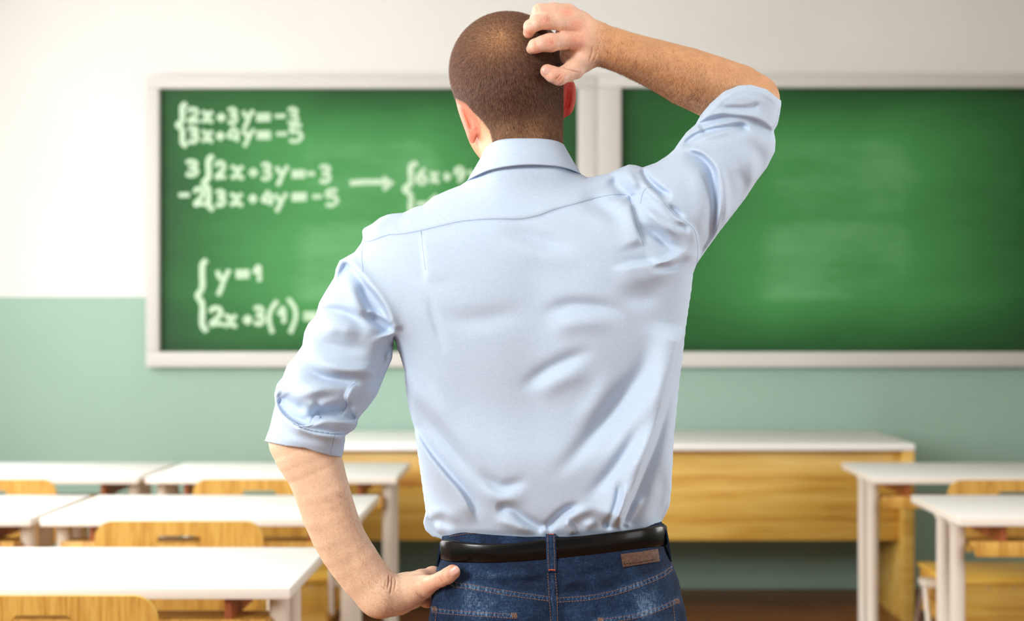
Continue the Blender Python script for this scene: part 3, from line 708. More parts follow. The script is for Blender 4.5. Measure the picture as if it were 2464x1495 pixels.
ear([(1352,180),(1372,184),(1384,205),(1386,230),(1384,250),(1378,268),(1369,278),(1360,281.5),(1352,277),(1346,250),(1344,210)],
    lambda U, V: 40+.2*(U-1365), .34, [([(1380,205),(1381,235),(1374,262),(1362,275)], 6, 6, .1, .1), ([(1366,215),(1368,240),(1362,262)], 6, -6, .1, .1)])
# right forearm (elbow out to the right and forward, wrist beside the head)
A.chain([(1420,104,-62),(1440,107,-58),(1475,117,-50),(1512,130,-38),(1580,155,4),(1650,184,46),(1714,209,88),(1775,224,122),(1812,240,134)], [48,50,51,52,60,71,75.5,70,64], 1)
A.chain([(1812,240,134),(1790,330,100),(1730,430,50),(1640,540,20)], [60,54,54,54], 10)      # upper arm inside the sleeve

# back of the right hand
A.chain([(1432,100,-62),(1410,98,-78),(1388,96,-92)], [42,32,25], 14); A.chain([(1430,92,-62),(1408,76,-80),(1385,61,-92)], [36,27,24], 14)
A.chain([(1430,88,-58),(1398,56,-66),(1366,32,-70)], [34,26,23], 14); A.chain([(1426,100,-40),(1390,60,-42),(1360,34,-44)], [34,26,22], 14)
A.chain([(1425,120,-60),(1404,138,-66),(1381,166,-92)], [38,32,25], 14); A.cone((1398,112,-60),(1376,128,-66),26,20,16); A.cone((1396,128,-60),(1366,138,-62),22,18,12); A.cone((1384,80,-84),(1349,80,-92),15,13,5); A.cone((1380,118,-70),(1362,122,-60),16,14,10)
A.cone((1424,110,-98),(1394,98,-114),5,6,10); A.cone((1424,98,-98),(1390,62,-112),5,6,10)
# fingers: index, middle, ring, little, thumb (each bends at its own knuckles)
A.chain([(1388,97,-95),(1356,98,-112),(1325,103,-128),(1306,105,-134),(1288,111,-133),(1279,118,-124)], [24.5,21,22,19,17.6,13], 5)
A.cone((1325,102,-131),(1320,102,-131),20.5,20.5,6)
A.chain([(1386,62,-95),(1350,53,-112),(1314,50,-122),(1294,54,-127),(1277,64,-124),(1272,79,-112)], [24,20.5,21,18.5,17,13.6], 5)
A.chain([(1366,31,-72),(1332,25,-86),(1301,29,-92),(1292,46,-80),(1290,64,-60)], [22,19,20.5,17,13.5], 5)
A.chain([(1360,34,-44),(1334,30,-50),(1314,34,-50),(1308,52,-30),(1306,68,-14)], [20,16,16,14,12], 5)
A.chain([(1382,166,-92),(1364,176,-106),(1345,184.5,-120),(1330,179,-127),(1317,171.5,-126)], [25,20.5,21,19.5,17.2], 5)
for a, b_ in (((1300,93,-147),(1304,99,-149)),): pass
Pa, Qa = A.mesh(2); Fhead = None; del A
Lh = Vol((622, 1040, -190), (1130, 1495+20, 200), 2.0)
Lh.chain([(760,940,-76),(734,1030,-82),(730,1060,-90),(738,1085,-92),(748,1110,-91),(759,1135,-89),(775,1183,-86),(791,1235,-74),(810,1283,-62),(830,1320,-52),(850,1350,-44),(874,1384,-36),(898,1412,-30),(914,1430,-26)], [44,60,84,80,75,70.5,66.5,65.5,63,62,61,59,57,56.5], 1.5, .84)
Lh.chain([(914,1431,-24),(950,1432,-10),(986,1424,6),(1008,1412,22)], [55,48,41,37], 12)           # heel of the hand
Lh.chain([(914,1445,0),(960,1442,30),(1005,1432,60)], [42,36,24], 14); Lh.chain([(930,1420,10),(975,1408,40),(1014,1392,64)], [34,28,22], 12)
Lh.chain([(950,1430,-26),(985,1424,-24),(1018,1413,-28),(1040,1404,-40)], [38,34,27,20], 10)        # ball of the thumb
Lh.chain([(1018,1413,-30),(1042,1403,-62),(1061,1394.5,-92),(1076,1387,-108),(1089,1377.5,-112)], [24,18.5,18,18.5,18.5], 7)
Lh.chain([(1014,1392,64),(1040,1381,82),(1072,1376,112),(1100,1378,134)], [20,17,15,13], 6)
Lh.chain([(1012,1408,66),(1036,1402,88),(1068,1400,118),(1100,1402,142)], [20,16,14,12], 6)
Lh.chain([(1010,1424,66),(1034,1422,86),(1064,1424,114),(1094,1428,138)], [19,16,14,12], 6)
Lh.chain([(1006,1438,58),(1026,1448,70),(1052,1455,98),(1078,1460,120)], [18,14.5,12,11], 6)
Lh.cone((934,1388,-52),(946,1386,-30),3,3,8); 
Pl, Ql = Lh.mesh(7); del Lh
Cb = Vol((700, 380, -160), (1780, 3176, 200), 9.0)
Cb.chain([(1262,400,10),(1262,520,0),(1275,760,-4),(1300,1000,6),(1325,1260,4),(1330,1440,4)], [60,80,100,90,80,80], 30)
Cb.chain([(1262,500,0),(1050,610,0),(940,680,-4)], [60,60,56], 40); Cb.chain([(1262,490,0),(1450,530,0),(1560,540,6)], [60,60,56], 40)
Cb.chain([(930,680,-8),(850,830,-50),(760,980,-90),(728,1050,-104)], [50,44,42,38], 20); Cb.chain([(1560,540,8),(1700,420,44),(1790,320,74)], [62,56,50], 20)
for s in (-1, 1):
    Cb.chain([(1335+s*120,1480,0),(1335+s*150,1800,0),(1335+s*165,2300,6),(1335+s*170,2750,14),(1335+s*172,3080,10)], [120,110,76,70,46], 30)
    Cb.chain([(1335+s*172,3090,0),(1335+s*185,3125,130)], [40,34], 12)
Pc, Qc = Cb.mesh(1); del Cb

def tones(P, kind):
    u, v, w = P.T; n1 = vnoise(P, 26, 1)[:, None]; n2 = vnoise(P, 9, 2)[:, None]
    base = np.array(lin((232, 192, 168)))[None]*np.ones((len(P), 1))
    if kind == 'A':
        head = (u < 1366) & ~((u > 1255) & (w < -92) & (v < 215) & (((u-1222)/150)**2+((v-171)/152)**2+((w-45)/190)**2 > .985))
        arm = ss(u, 1400, 1470)[:, None]
        base = base*(1-arm)+np.array(lin((216, 163, 118)))*arm
        red = np.zeros(len(P))
        for c, r in (((1388,97),26), ((1386,62),22), ((1325,103),16), ((1314,50),15), ((1345,186),16), ((1290,120),14), ((1272,80),12), ((1320,172),16), ((1366,30),16)):
            red = np.maximum(red, np.exp(-((u-c[0])**2+(v-c[1])**2)/r**2)*(w < 0))
        base = base*(1-.5*red[:, None]*(1-arm))+np.array(lin((224, 128, 104)))*.5*red[:, None]*(1-arm)
        base *= .90+.2*n1
    else:
        base = np.array(lin((243, 206, 176)))*(.92+.16*n1)
        rd = (ss(u, 950, 1100)*.45+.5*np.exp(-((u-1095)**2+(v-1370)**2)/16**2))[:, None]; base = base*(1-rd)+np.array(lin((222, 142, 114)))*rd
    base *= .96+.08*n2
    return base
def headmask(P):
    u, v, w = P.T
    q = ((u-1222)/141)**2+((v-171)/143)**2+((w-45)/180)**2
    q2 = ((u-1212)/99)**2+((v-262)/146)**2+((w-118)/112)**2
    on = (q < 1.06) | ((u > 1130) & (u < 1364) & (v > 200) & (w < 110))
    hand = ((u > 1255) & (v < 215) & (q > 1.10) & (w < -45))
    earL = sdf_poly(u, v, [(1096,236),(1120,247),(1139,269),(1161,290),(1177,311),(1185,337),(1184,400),(1090,400)]) < 0
    earR = (u > 1356) & (v > 180)
    face = (w > 95+.25*(v-171)) & (v > 110)
    return on & ~hand & ~earL & ~earR & ~face
ta = tones(Pa, 'A'); hm = headmask(Pa)
u, v, w = Pa.T
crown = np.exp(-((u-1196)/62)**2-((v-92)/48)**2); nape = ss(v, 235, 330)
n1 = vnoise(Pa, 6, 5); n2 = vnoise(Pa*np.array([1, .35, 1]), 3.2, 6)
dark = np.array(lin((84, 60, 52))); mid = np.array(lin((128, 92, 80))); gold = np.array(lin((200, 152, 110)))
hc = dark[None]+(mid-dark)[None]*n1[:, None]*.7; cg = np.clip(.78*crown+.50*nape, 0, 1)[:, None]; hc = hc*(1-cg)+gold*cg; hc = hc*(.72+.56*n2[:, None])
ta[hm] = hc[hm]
el = (sdf_poly(u, v, [(1096,240),(1120,246),(1137,264),(1156,300),(1158,322),(1146,346),(1132,346),(1110,300)]) < 0) & (w < 56)
nk = (sdf_poly(u, v, [(1096,236),(1120,247),(1139,269),(1161,290),(1177,311),(1185,337),(1184,400),(1090,400)]) < 0) & ~hm
ta[nk] = np.array(lin((222, 168, 128))); ta[el & ~hm] = np.array(lin((228, 140, 112)))
er = (u > 1352) & (v > 198) & (v < 290) & (u < 1392) & ~hm & (w > -30); ta[er] = (np.array(lin((206, 52, 38)))[None]*(1-ss(u, 1366, 1386)[:, None]*.7)+np.array(lin((232, 130, 104)))[None]*ss(u, 1366, 1386)[:, None]*.7)[er]  # right ear: backlit glow painted as red into the skin tone
lip = (v > 322) & (v < 352) & (w > 205) & (np.abs(u-1183) < 32); ta[lip] = np.array(lin((190, 110, 100)))
iris = (((u-1150)**2+(v-247)**2 < 40) | ((u-1213)**2+(v-247)**2 < 40)) & (w > 205)
eye = (((u-1152)**2+(v-247)**2 < 130) | ((u-1215)**2+(v-247)**2 < 130)) & (w > 205); ta[eye] = .8; ta[iris] = np.array([.05, .035, .03])
tl = tones(Pl, 'L')
def crease(P, Qx, tone, lines, dep=1.6, wd=1.8, dk=.28):  # presses skin lines in and paints their shade into the tone
    Np = normals(P, orient(P, Qx))
    for pts, wmax, s in lines:
        p = catmull(pts, 4); lo = p.min(0)-8; hi = p.max(0)+8
        m = np.nonzero((P[:, 0] > lo[0]) & (P[:, 0] < hi[0]) & (P[:, 1] > lo[1]) & (P[:, 1] < hi[1]) & (P[:, 2] < wmax))[0]
        d = np.full(len(m), 1e9); x = P[m]; tt = np.zeros(len(m))
        for i in range(len(p)-1):
            a, e = p[i], p[i+1]-p[i]; t = np.clip(((x[:, 0]-a[0])*e[0]+(x[:, 1]-a[1])*e[1])/(e@e+1e-9), 0, 1)
            q = np.hypot(x[:, 0]-a[0]-t*e[0], x[:, 1]-a[1]-t*e[1]); tt = np.where(q < d, (i+t)/(len(p)-1), tt); d = np.minimum(d, q)
        f = np.exp(-(d/wd)**2)*np.minimum(1, 5*tt)*np.minimum(1, 5*(1-tt))*s
        P[m] -= Np[m]*(f*dep)[:, None]; tone[m] *= 1-dk*f[:, None]*np.array([[.7, 1.0, 1.0]])
crease(Pa, Qa, ta, [([(1313,34),(1317,44),(1316,54)], -60, 1), ([(1318,32),(1322,44),(1321,56)], -60, .8), ([(1309,38),(1312,48)], -60, .7), ([(1321,90),(1326,99),(1325,108)], -60, 1), ([(1327,90),(1331,100),(1330,110)], -60, .8), ([(1316,94),(1320,104)], -60, .6),
    ([(1337,192),(1343,186),(1350,178)], -60, 1), ([(1343,196),(1349,190),(1355,181)], -60, .8), ([(1352,160),(1372,168),(1396,176)], -40, 1.3), ([(1290,14),(1293,24),(1291,34)], -40, .8), ([(1285,98),(1290,104),(1290,112)], -60, .6), ([(1276,54),(1281,60)], -60, .6),
    ([(1417,150),(1424,128),(1426,108)], -40, .9), ([(1424,154),(1434,134),(1436,116)], -40, .7), ([(1372,141),(1356,133),(1344,124)], -30, .9), ([(1372,112),(1366,124)], -30, .7),
    ([(1150,322),(1143,336),(1138,342)], 60, 1.0)])
crease(Pl, Ql, tl, [([(936,1382),(936,1398),(932,1420)], 10, 1.6), ([(943,1388),(943,1408),(938,1434)], 10, 1.4), ([(953,1392),(951,1410),(948,1424)], 10, .9), ([(930,1396),(924,1420)], 10, .6),
    ([(1056,1388),(1060,1396),(1066,1403)], -60, 1), ([(1061,1384),(1066,1392),(1071,1399)], -60, .7), ([(1010,1430),(1020,1440),(1028,1438)], 0, .8), ([(1000,1424),(1012,1438),(1022,1444)], 0, .7), ([(1078,1388),(1083,1392)], -60, .6), ([(950,1478),(985,1466),(1020,1446)], 30, .9)], 1.8, 1.8, .3)
Xa, Xl, Xc = fs(Pa), fs(Pl), fs(Pc)
Qa, Ql, Qc = orient(Xa, Qa), orient(Xl, Ql), orient(Xc, Qc)
Na, Nl, Nc = normals(Xa, Qa), normals(Xl, Ql), normals(Xc, Qc); tcb = np.tile(np.array(lin((226, 182, 150))), (len(Pc), 1))
# reveal only what the clothes leave bare: hidden pieces of the fine meshes stay, they join the coarse body inside the clothes
na, nl = len(Xa), len(Xl)
me = to_mesh('person', np.concatenate([Xa, Xl, Xc]), np.concatenate([Qa, Ql+na, Qc+na+nl]), None, np.concatenate([ta, tl, tcb]), {'hairy': np.concatenate([hm.astype(float), np.zeros(nl+len(Xc))])})
person = link_mesh('person', me, SKIN)
tag(person, 'man from behind in light blue shirt and jeans, scratching his shaven head', 'person')

names = ['shirt', 'sleeve', 'sleeve', 'cuff', 'cuff', 'yoke']; labs = [None, None, None, 'rolled up cuff of the left sleeve', 'rolled up cuff of the raised right sleeve', None]
sub = {}
for i in (0, 1, 2, 3, 4, 5):
    m_ = to_mesh(names[i], X, Q[cid == i], Nn)
    sub[i] = link_mesh(names[i], m_, SHIRT, person if i == 0 else sub[0])
    if labs[i]: sub[i]['label'] = labs[i]
shirt = sub[0]
def on_shirt(pts, off=.5, n=6):
    p = catmull(pts, n); w = SH.back(p[:, 0], p[:, 1])-off; return np.column_stack([p, w])
for nm, pts in (('seam', YOKE), ('seam', [(1512,471),(1521,502),(1536,554),(1550,594)]), ('seam', [(1013,556),(1019,610),(1024,650)]),
                ('seam', [(1676,634),(1679,600),(1671,556),(1650,535),(1620,515),(1592,480),(1570,453),(1550,458),(1541,490)]),
                ('seam', [(874,586),(871,620),(876,672)]), ('seam', [(735,1052),(790,1062)]) ,
                ('seam', [(860,918),(842,933),(832,955),(834,977),(820,1000)])):
    if nm == 'seam' and pts[0] == (735,1052): pts = [(806,1046),(802,1062),(795,1094)]
    ribbon_tube('seam', on_shirt(pts, -.3), .00042, SEAM, shirt, 5)

# turned-back layers of the cuffs, lying on the sleeves
def layer(pts, K, label, off=0.0):
    xs = [p[0] for p in pts]; ys = [p[1] for p in pts]
    e = Inflate(catmull(pts, 3, True), 26, 2.0, (min(xs)-12, max(xs)+12, min(ys)-12, max(ys)+12), K)
    e.wc = blur(SH.back(e.U, e.V)-off, 3); lo = float(e.wc.min())-30; hi = min(float(np.median(e.wc))+90, float(e.wc.max())+30)
    P_, Q_ = mesh_from(e.volume(lo, hi, 2.0), (e.u0, e.v0, lo), 2.0, 2); X_ = fs(P_); Q_ = orient(X_, Q_)
    o_ = link_mesh('cuff_fold', to_mesh('cuff_fold', X_, Q_, normals(X_, Q_)), SHIRT, shirt); o_['label'] = label; return o_
layer([(664,968),(690,1001),(727,1020),(746,1019),(762,1004),(800,1011),(843,1012),(861,1007),(860,1024),(843,1041),(815,1046),(780,1042),(740,1035),(705,1021),(676,997)], .42, 'upper turn of the rolled left cuff', 2)
layer([(745,1020),(752,1006),(762,999),(772,1003),(768,1012),(758,1022),(742,1028),(715,1027)], .5, 'folded corner of the rolled left cuff', 8)
layer([(1676,299),(1685,280),(1709,252),(1742,222),(1777,208),(1807,206),(1845,217),(1874,243),(1876,258),(1870,298),(1860,312),(1828,293),(1800,284),(1770,280),(1734,278),(1700,288)], .07, 'turned-back band of the raised right cuff', 1)

# collar: a folded band of cloth standing round the neck, open at the throat
TOPL = [(1165.5,388),(1166,364),(1176,349),(1194,339),(1216,334.5),(1240,333),(1264,333),(1288,333),(1312,334.5),(1334,338),(1350,343.5),(1358,350),(1360,362)]
BOTL = [(1122.5,437),(1128,433),(1148,422.5),(1173,412),(1206,404),(1240,399.5),(1264,398),(1295,398),(1325,400),(1350,403),(1374,409),(1393,417),(1400,421)]
def band_pts(top, bot, rw_t, rw_b, wct, wcb, n=64):
    tp = catmull(top, 6); bp = catmull(bot, 6); T_ = []; Bt = []
    for k in range(n+1):
        f = k/n; a = math.pi*f
        def samp(p, rx):
            um, uM = p[0, 0], p[-1, 0]; u = (um+uM)/2-(uM-um)/2*math.cos(a); return u, np.interp(u, p[:, 0], p[:, 1])
        u, v = samp(tp, 0); T_.append((u, v, wct-rw_t*math.sin(a))); u, v = samp(bp, 0); Bt.append((u, v, wcb-rw_b*math.sin(a)))
    return np.array(T_), np.array(Bt)
Tt, Bb = band_pts(sorted(TOPL), sorted(BOTL), 104, 128, 22, 10)
# carry on round the front of the neck
def front(arr, rw, wc, dv):
    um, uM = arr[0, 0], arr[-1, 0]; out = []
    for k in range(1, 22):
        a = math.pi*k/24; out.append(((um+uM)/2+(uM-um)/2*math.cos(a), arr[-1, 1]+(arr[0, 1]-arr[-1, 1])*k/24+dv*math.sin(a)**1.2*(1), wc+rw*math.sin(a)))
    return np.array(out)
Tt = np.concatenate([Tt, front(Tt, 104, 22, 46)]); Bb = np.concatenate([Bb, front(Bb, 140, 8, 74)])
ns, nr = len(Tt), 14
G_ = []
for j in range(nr+1):
    f = j/nr; bulge = 7*math.sin(math.pi*f)
    row = Tt*(1-f)+Bb*f; row = row.copy(); row[:, 2] -= np.sign(22-row[:, 2])*bulge*np.minimum(1, np.abs(22-row[:, 2])/60); G_.append(row)
inner = []
for j in range(nr, -1, -1):
    f = j/nr; row = Tt*(1-f*.55)+Bb*f*.55; row = row.copy(); c = np.array([1262, 0, 18]); row[:, 0] = c[0]+(row[:, 0]-c[0])*(.975-.05*f); row[:, 2] = c[2]+(row[:, 2]-c[2])*(.965-.05*f); row[:, 1] += 1; inner.append(row)
Gr = np.array(G_+inner); R_, S_ = Gr.shape[:2]; Pg = Gr.reshape(-1, 3)
idx = np.arange(R_*S_).reshape(R_, S_)
Qg = np.stack([idx[:-1, :-1], idx[:-1, 1:], idx[1:, 1:], idx[1:, :-1]], -1).reshape(-1, 4)
Qw = np.stack([idx[-1, :-1], idx[-1, 1:], idx[0, 1:], idx[0, :-1]], -1).reshape(-1, 4)
Qg = np.concatenate([Qg, Qw]); Xg = fs(Pg)
me = to_mesh('collar', Xg, orient(Xg, Qg)); collar = link_mesh('collar', me, SHIRT, shirt)
st_ = Bb[:65]*.86+Tt[:65]*.14; st_[:, 2] -= 8.5
# ------------------------------------------------------------------ JEANS
JL = [(1064,1200),(1064,1290),(1061,1312),(1057,1332),(1051,1364),(1044,1400),(1037,1445),(1031,1495),(1018,1600),(1012,1750),(1030,2000),(1060,2300),(1080,2600),(1092,3080),(1250,3080),(1262,2600),(1290,2200),(1318,1900),(1336,1790),
 (1352,1900),(1384,2200),(1410,2600),(1420,3080),(1580,3080),(1592,2600),(1612,2300),(1644,2000),(1664,1750),(1664,1600),(1653.6,1495),(1649,1466),(1640,1434),(1634,1399),(1620,1361),(1609,1332),(1602,1300),(1597,1275),(1594,1255),(1594,1200)]
JN = Inflate(JL, 112, 4.0, (996, 1684, 1240, 3100)); U, V = JN.U, JN.V
WT_ = catmull([(1040,1296),(1064,1290),(1079,1289),(1097,1284.5),(1132,1279),(1184,1278),(1243,1279),(1313,1283),(1338,1287),(1389,1286),(1477,1277),(1535,1269),(1591,1256),(1620,1248)], 4)
vt = np.interp(U[:, 0], WT_[:, 0], WT_[:, 1])
JN.B += -2*ss(V, 1420, 1240)+16*np.exp(-((U-1200)/95)**2-((V-1560)/110)**2)+16*np.exp(-((U-1480)/95)**2-((V-1560)/110)**2)-12*np.exp(-((U-1334)/22)**2)*ss(V, 1440, 1560)
R, T = JN.ridge, JN.step_
YK1 = [(1056,1380),(1091,1397.7),(1130,1404),(1184.6,1413.8),(1250,1424),(1322,1434)]; YK2 = [(1340,1437),(1418,1431),(1470,1421),(1506,1411),(1550,1395),(1594,1376),(1619,1358)]
T(YK1, -3.2, 2.5, 20, .02, .02); T(YK2, -3.2, 2.5, 20, .02, .02)
PK1 = [(1040,1462),(1090,1467),(1150,1471),(1200,1474),(1244,1477)]; PK2 = [(1431,1490),(1480,1484),(1535,1475),(1590,1457),(1633,1437)]
T(PK1, -3.5, 2.5, 26, .02, .02); T(PK2, -3.5, 2.5, 26, .02, .02)
T([(1326,1380),(1329,1440),(1333,1496),(1336,1600)], 3, 2.5, 12, .02, .02)
R([(1110,1372),(1160,1378),(1230,1395)], 10, 3); R([(1200,1392),(1260,1400),(1320,1402)], 8, -4); R([(1240,1372),(1310,1388)], 9, 3)
R([(1360,1395),(1430,1378),(1500,1368)], 9, -3); R([(1350,1405),(1400,1400)], 7, 3); R([(1570,1400),(1600,1450)], 12, -3); R([(1180,1440),(1200,1470)], 12, 2)
JN.B = blur(JN.B, 1)
Fv = JN.volume(-180, 180, 4.0, top=(vt[:, None]-V))
P, Q = mesh_from(Fv, (996, 1240, -180), 4.0, 2); del Fv
X = fs(P); Q = orient(X, Q); Nn = normals(X, Q)
u, v, w = P.T
def near(pts, off, wd):
    p = catmull(pts, 4); d = np.full(len(u), 1e9)
    for i in range(len(p)-1):
        a, e = p[i], p[i+1]-p[i]; t = np.clip(((u-a[0])*e[0]+(v-off-a[1])*e[1])/(e@e+1e-9), 0, 1); d = np.minimum(d, np.hypot(u-a[0]-t*e[0], v-off-a[1]-t*e[1]))
    return np.exp(-(d/wd)**2)
rip = .5+.5*np.sin(u*.62+2*np.sin(v*.11))
wear = .55*near(YK1, 7, 8)*rip+.55*near(YK2, 7, 8)*rip+.55*near(PK1, 6, 7)*rip+.55*near(PK2, 6, 7)*rip+.4*near([(1328,1380),(1334,1500)], 0, 7)*rip
wear += .55*np.exp(-((u-1150)/80)**2-((v-1455)/45)**2)+.6*np.exp(-((u-1560)/45)**2-((v-1455)/50)**2)+.35*np.exp(-((u-1440)/70)**2-((v-1460)/40)**2)+.35*np.exp(-((u-1180)/90)**2-((v-1385)/10)**2)+.3*vnoise(P, 22, 9)-.15
wear = wear*(w < 20)
me = to_mesh('jeans', X, Q, Nn, attrs={'wear': wear}); jeans = link_mesh('jeans', me, DENIM, person)
def on_jeans(pts, off=1.0, n=8):
    p = catmull(pts, n); w = JN.back(p[:, 0], p[:, 1])-off; return np.column_stack([p, w])
def stitches(pts, name='stitching', off=1.2, ln=4.6, gap=2.4, r=.00034, m=THREAD, parent=None, fn=None):
    q = (fn or on_jeans)(pts, off, 12); L = np.concatenate([[0], np.cumsum(np.linalg.norm(np.diff(q, axis=0), axis=1))])
    b = B(); s = 0
    while s+ln < L[-1]:
        a = [np.interp(x, L, q[:, c]) for x in (s,) for c in range(3)]; c_ = [np.interp(s+ln, L, q[:, c]) for c in range(3)]
        mid = [(x+y)/2 for x, y in zip(a, c_)]; mid[2] -= .4
        tube(b, [tuple(z) for z in fs(np.array([a, mid, c_]))], r, 4); s += ln+gap
    o_ = obj(name, b, m, parent or jeans); o_['kind'] = 'stuff'; return o_
def shift(pts, dv, du=0): return [(a+du, b+dv) for a, b in pts]
for pts in (YK1, YK2): stitches(shift(pts, 3), m=mat_th2 if 'mat_th2' in globals() else THREAD); stitches(shift(pts, 13))
for pts in (PK1, PK2): stitches(shift(pts, 3)); stitches(shift(pts, 12))
stitches([(1318,1380),(1321,1430),(1326,1500)]); stitches([(1336,1380),(1340,1430),(1342,1500)])
stitches([(1049,1476),(1046,1510)]); stitches([(1620,1450),(1624,1500)])
# bar tacks in bright orange at the pocket corners
for c in ((1043,1466),(1236,1481),(1628,1448),(1444,1493)):
    b = B()
    for k_ in range(4):
        x = c[0]-5+k_*3.4; q = np.array([(x, c[1]-6), (x+3.4, c[1]+6)]); w_ = JN.back(q[:, 0], q[:, 1])-1.4; tube(b, [tuple(z) for z in fs(np.column_stack([q, w_]))], .0005, 5)
    t_ = obj('bar_tack', b, THREAD, jeans); t_['kind'] = 'stuff'
def patch_on(name, top, bot, off, thick, m, parent, n=24, nv=6, fn=None):
    tp = catmull(top, 6); bp = catmull(bot, 6); rows = []
    for j in range(nv+1):
        f = j/nv; s = np.linspace(0, 1, n)
        a = np.column_stack([np.interp(s, np.linspace(0, 1, len(tp)), tp[:, c]) for c in (0, 1)]); b_ = np.column_stack([np.interp(s, np.linspace(0, 1, len(bp)), bp[:, c]) for c in (0, 1)])
        p = a*(1-f)+b_*f; edge = min(1, min(f, 1-f)*nv*.9)
        rows.append(np.column_stack([p, (fn or JN.back)(p[:, 0], p[:, 1])-off-thick*(.55+.45*edge)]))
    rows.append(np.column_stack([rows[-1][:, 0], rows[-1][:, 1], rows[-1][:, 2]+thick+off*.5])); rows.insert(0, np.column_stack([rows[0][:, 0], rows[0][:, 1], rows[0][:, 2]+thick+off*.5]))
    G2 = np.array(rows); r_, s_ = G2.shape[:2]; id_ = np.arange(r_*s_).reshape(r_, s_)
    q = np.stack([id_[:-1, :-1], id_[:-1, 1:], id_[1:, 1:], id_[1:, :-1]], -1).reshape(-1, 4)
    bk = np.stack([id_[0, :-1], id_[-1, :-1], id_[-1, 1:], id_[0, 1:]], -1); sd = np.array([[id_[i, 0], id_[i+1, 0], id_[0, 0], id_[0, 0]] for i in range(0)]).reshape(0, 4).astype(int)
    Xq = fs(G2.reshape(-1, 3)); Qq = np.concatenate([q, bk]); 
    me = to_mesh(name, Xq, Qq); o_ = link_mesh(name, me, m, parent)
    bm_ = bmesh.new(); bm_.from_mesh(me); bmesh.ops.holes_fill(bm_, edges=bm_.edges[:], sides=0); bmesh.ops.recalc_face_normals(bm_, faces=bm_.faces[:]); bm_.to_mesh(me); bm_.free()
    me.set_sharp_from_angle(angle=math.radians(50)); return o_
pt = patch_on('leather_patch', [(1493.5,1334),(1540,1328),(1583.5,1321)], [(1498.7,1365.6),(1540,1359),(1588,1351)], 1.5, 4, PATCH, jeans); pt['label'] = 'brown leather patch below the belt'
stitches([(1500,1358),(1540,1353),(1583,1345)], off=6, m=LEATHER)
# waist facing seen above the belt
stitches([(1082,1291),(1132,1284),(1184,1283),(1243,1284),(1312,1288)], off=1.2)

# ------------------------------------------------------------------ BELT round the waist
BT = catmull([(1066,1306),(1070,1299),(1090,1300),(1126,1305.7),(1184,1308.6),(1243,1307),(1313,1297),(1338,1295),(1400,1290),(1477,1281),(1540,1272),(1590,1263),(1598,1266),(1600,1272)], 6)
BB = catmull([(1064,1340),(1066,1348),(1097,1354),(1150,1356),(1214,1355),(1313,1349.5),(1360,1345),(1418,1339),(1480,1332),(1535,1324.7),(1590,1317),(1598,1315),(1600,1308)], 6)
NB = 72; path = []
for k_ in range(NB*2):
    a = math.pi*k_/NB; sgn = 1 if k_ < NB else -1; uc = 1332-265*math.cos(a)
    vm = (np.interp(uc, BT[:, 0], BT[:, 1])+np.interp(uc, BB[:, 0], BB[:, 1]))/2
    wj = math.sqrt(max(float(JN.field((uc, vm), np.maximum(JN.h, 0))), 0))
    if sgn > 0: wj += float(JN.field((uc, vm), JN.Beff()))
    path.append((uc, -sgn*(wj+1.5)))
path = np.array(path)
for _ in range(3): path = (np.roll(path, 1, 0)+np.roll(path, -1, 0)+2*path)/4
tn = np.roll(path, -1, 0)-np.roll(path, 1, 0); nv_ = np.column_stack([tn[:, 1], -tn[:, 0]]); nv_ /= np.linalg.norm(nv_, axis=1, keepdims=True)
if nv_[NB//2, 1] > 0: nv_ = -nv_
prof = [(0.02, 0), (.0, 4), (.05, 7.5), (.12, 9), (.5, 9.8), (.88, 9), (.95, 7.5), (1.0, 4), (.98, 0)]; ring = []
for k_ in range(NB*2):
    uc = min(max(path[k_, 0], 1064), 1600); t0_, b0_ = np.interp(uc, BT[:, 0], BT[:, 1]), np.interp(uc, BB[:, 0], BB[:, 1])
    fr = 0 if k_ < NB else 18*math.sin(math.pi*(k_-NB)/NB)
    ring.append([(path[k_, 0]+nv_[k_, 0]*o_, t0_+(b0_-t0_)*f+fr, path[k_, 1]+nv_[k_, 1]*o_) for f, o_ in prof])
Gb = np.array(ring); n_, m_ = Gb.shape[:2]; id_ = np.arange(n_*m_).reshape(n_, m_)
q = []
for i in range(n_):
    for j in range(m_): q.append([id_[i, j], id_[(i+1) % n_, j], id_[(i+1) % n_, (j+1) % m_], id_[i, (j+1) % m_]])
Xb = fs(Gb.reshape(-1, 3)); me = to_mesh('belt', Xb, orient(Xb, np.array(q))); belt = link_mesh('belt', me, LEATHER, person); me.set_sharp_from_angle(angle=math.radians(60))
def belt_back(u_, v_):
    u_ = np.asarray(u_, float); return np.interp(u_, Gb[2:NB-2, 4, 0], Gb[2:NB-2, 4, 2])
def strip(name, pts_top_bot, w_fn, m, parent, half=2.5):
    pass
b = B(); u0_, buck = 1330, None
box(b, -.027, .027, -.006, .002, -.022, .022, .003)
buck = obj('buckle', b, STEEL, belt); fp = fs(Gb[NB+NB//2, 4]); buck.location = (fp[0], fp[1]+.004, fp[2])
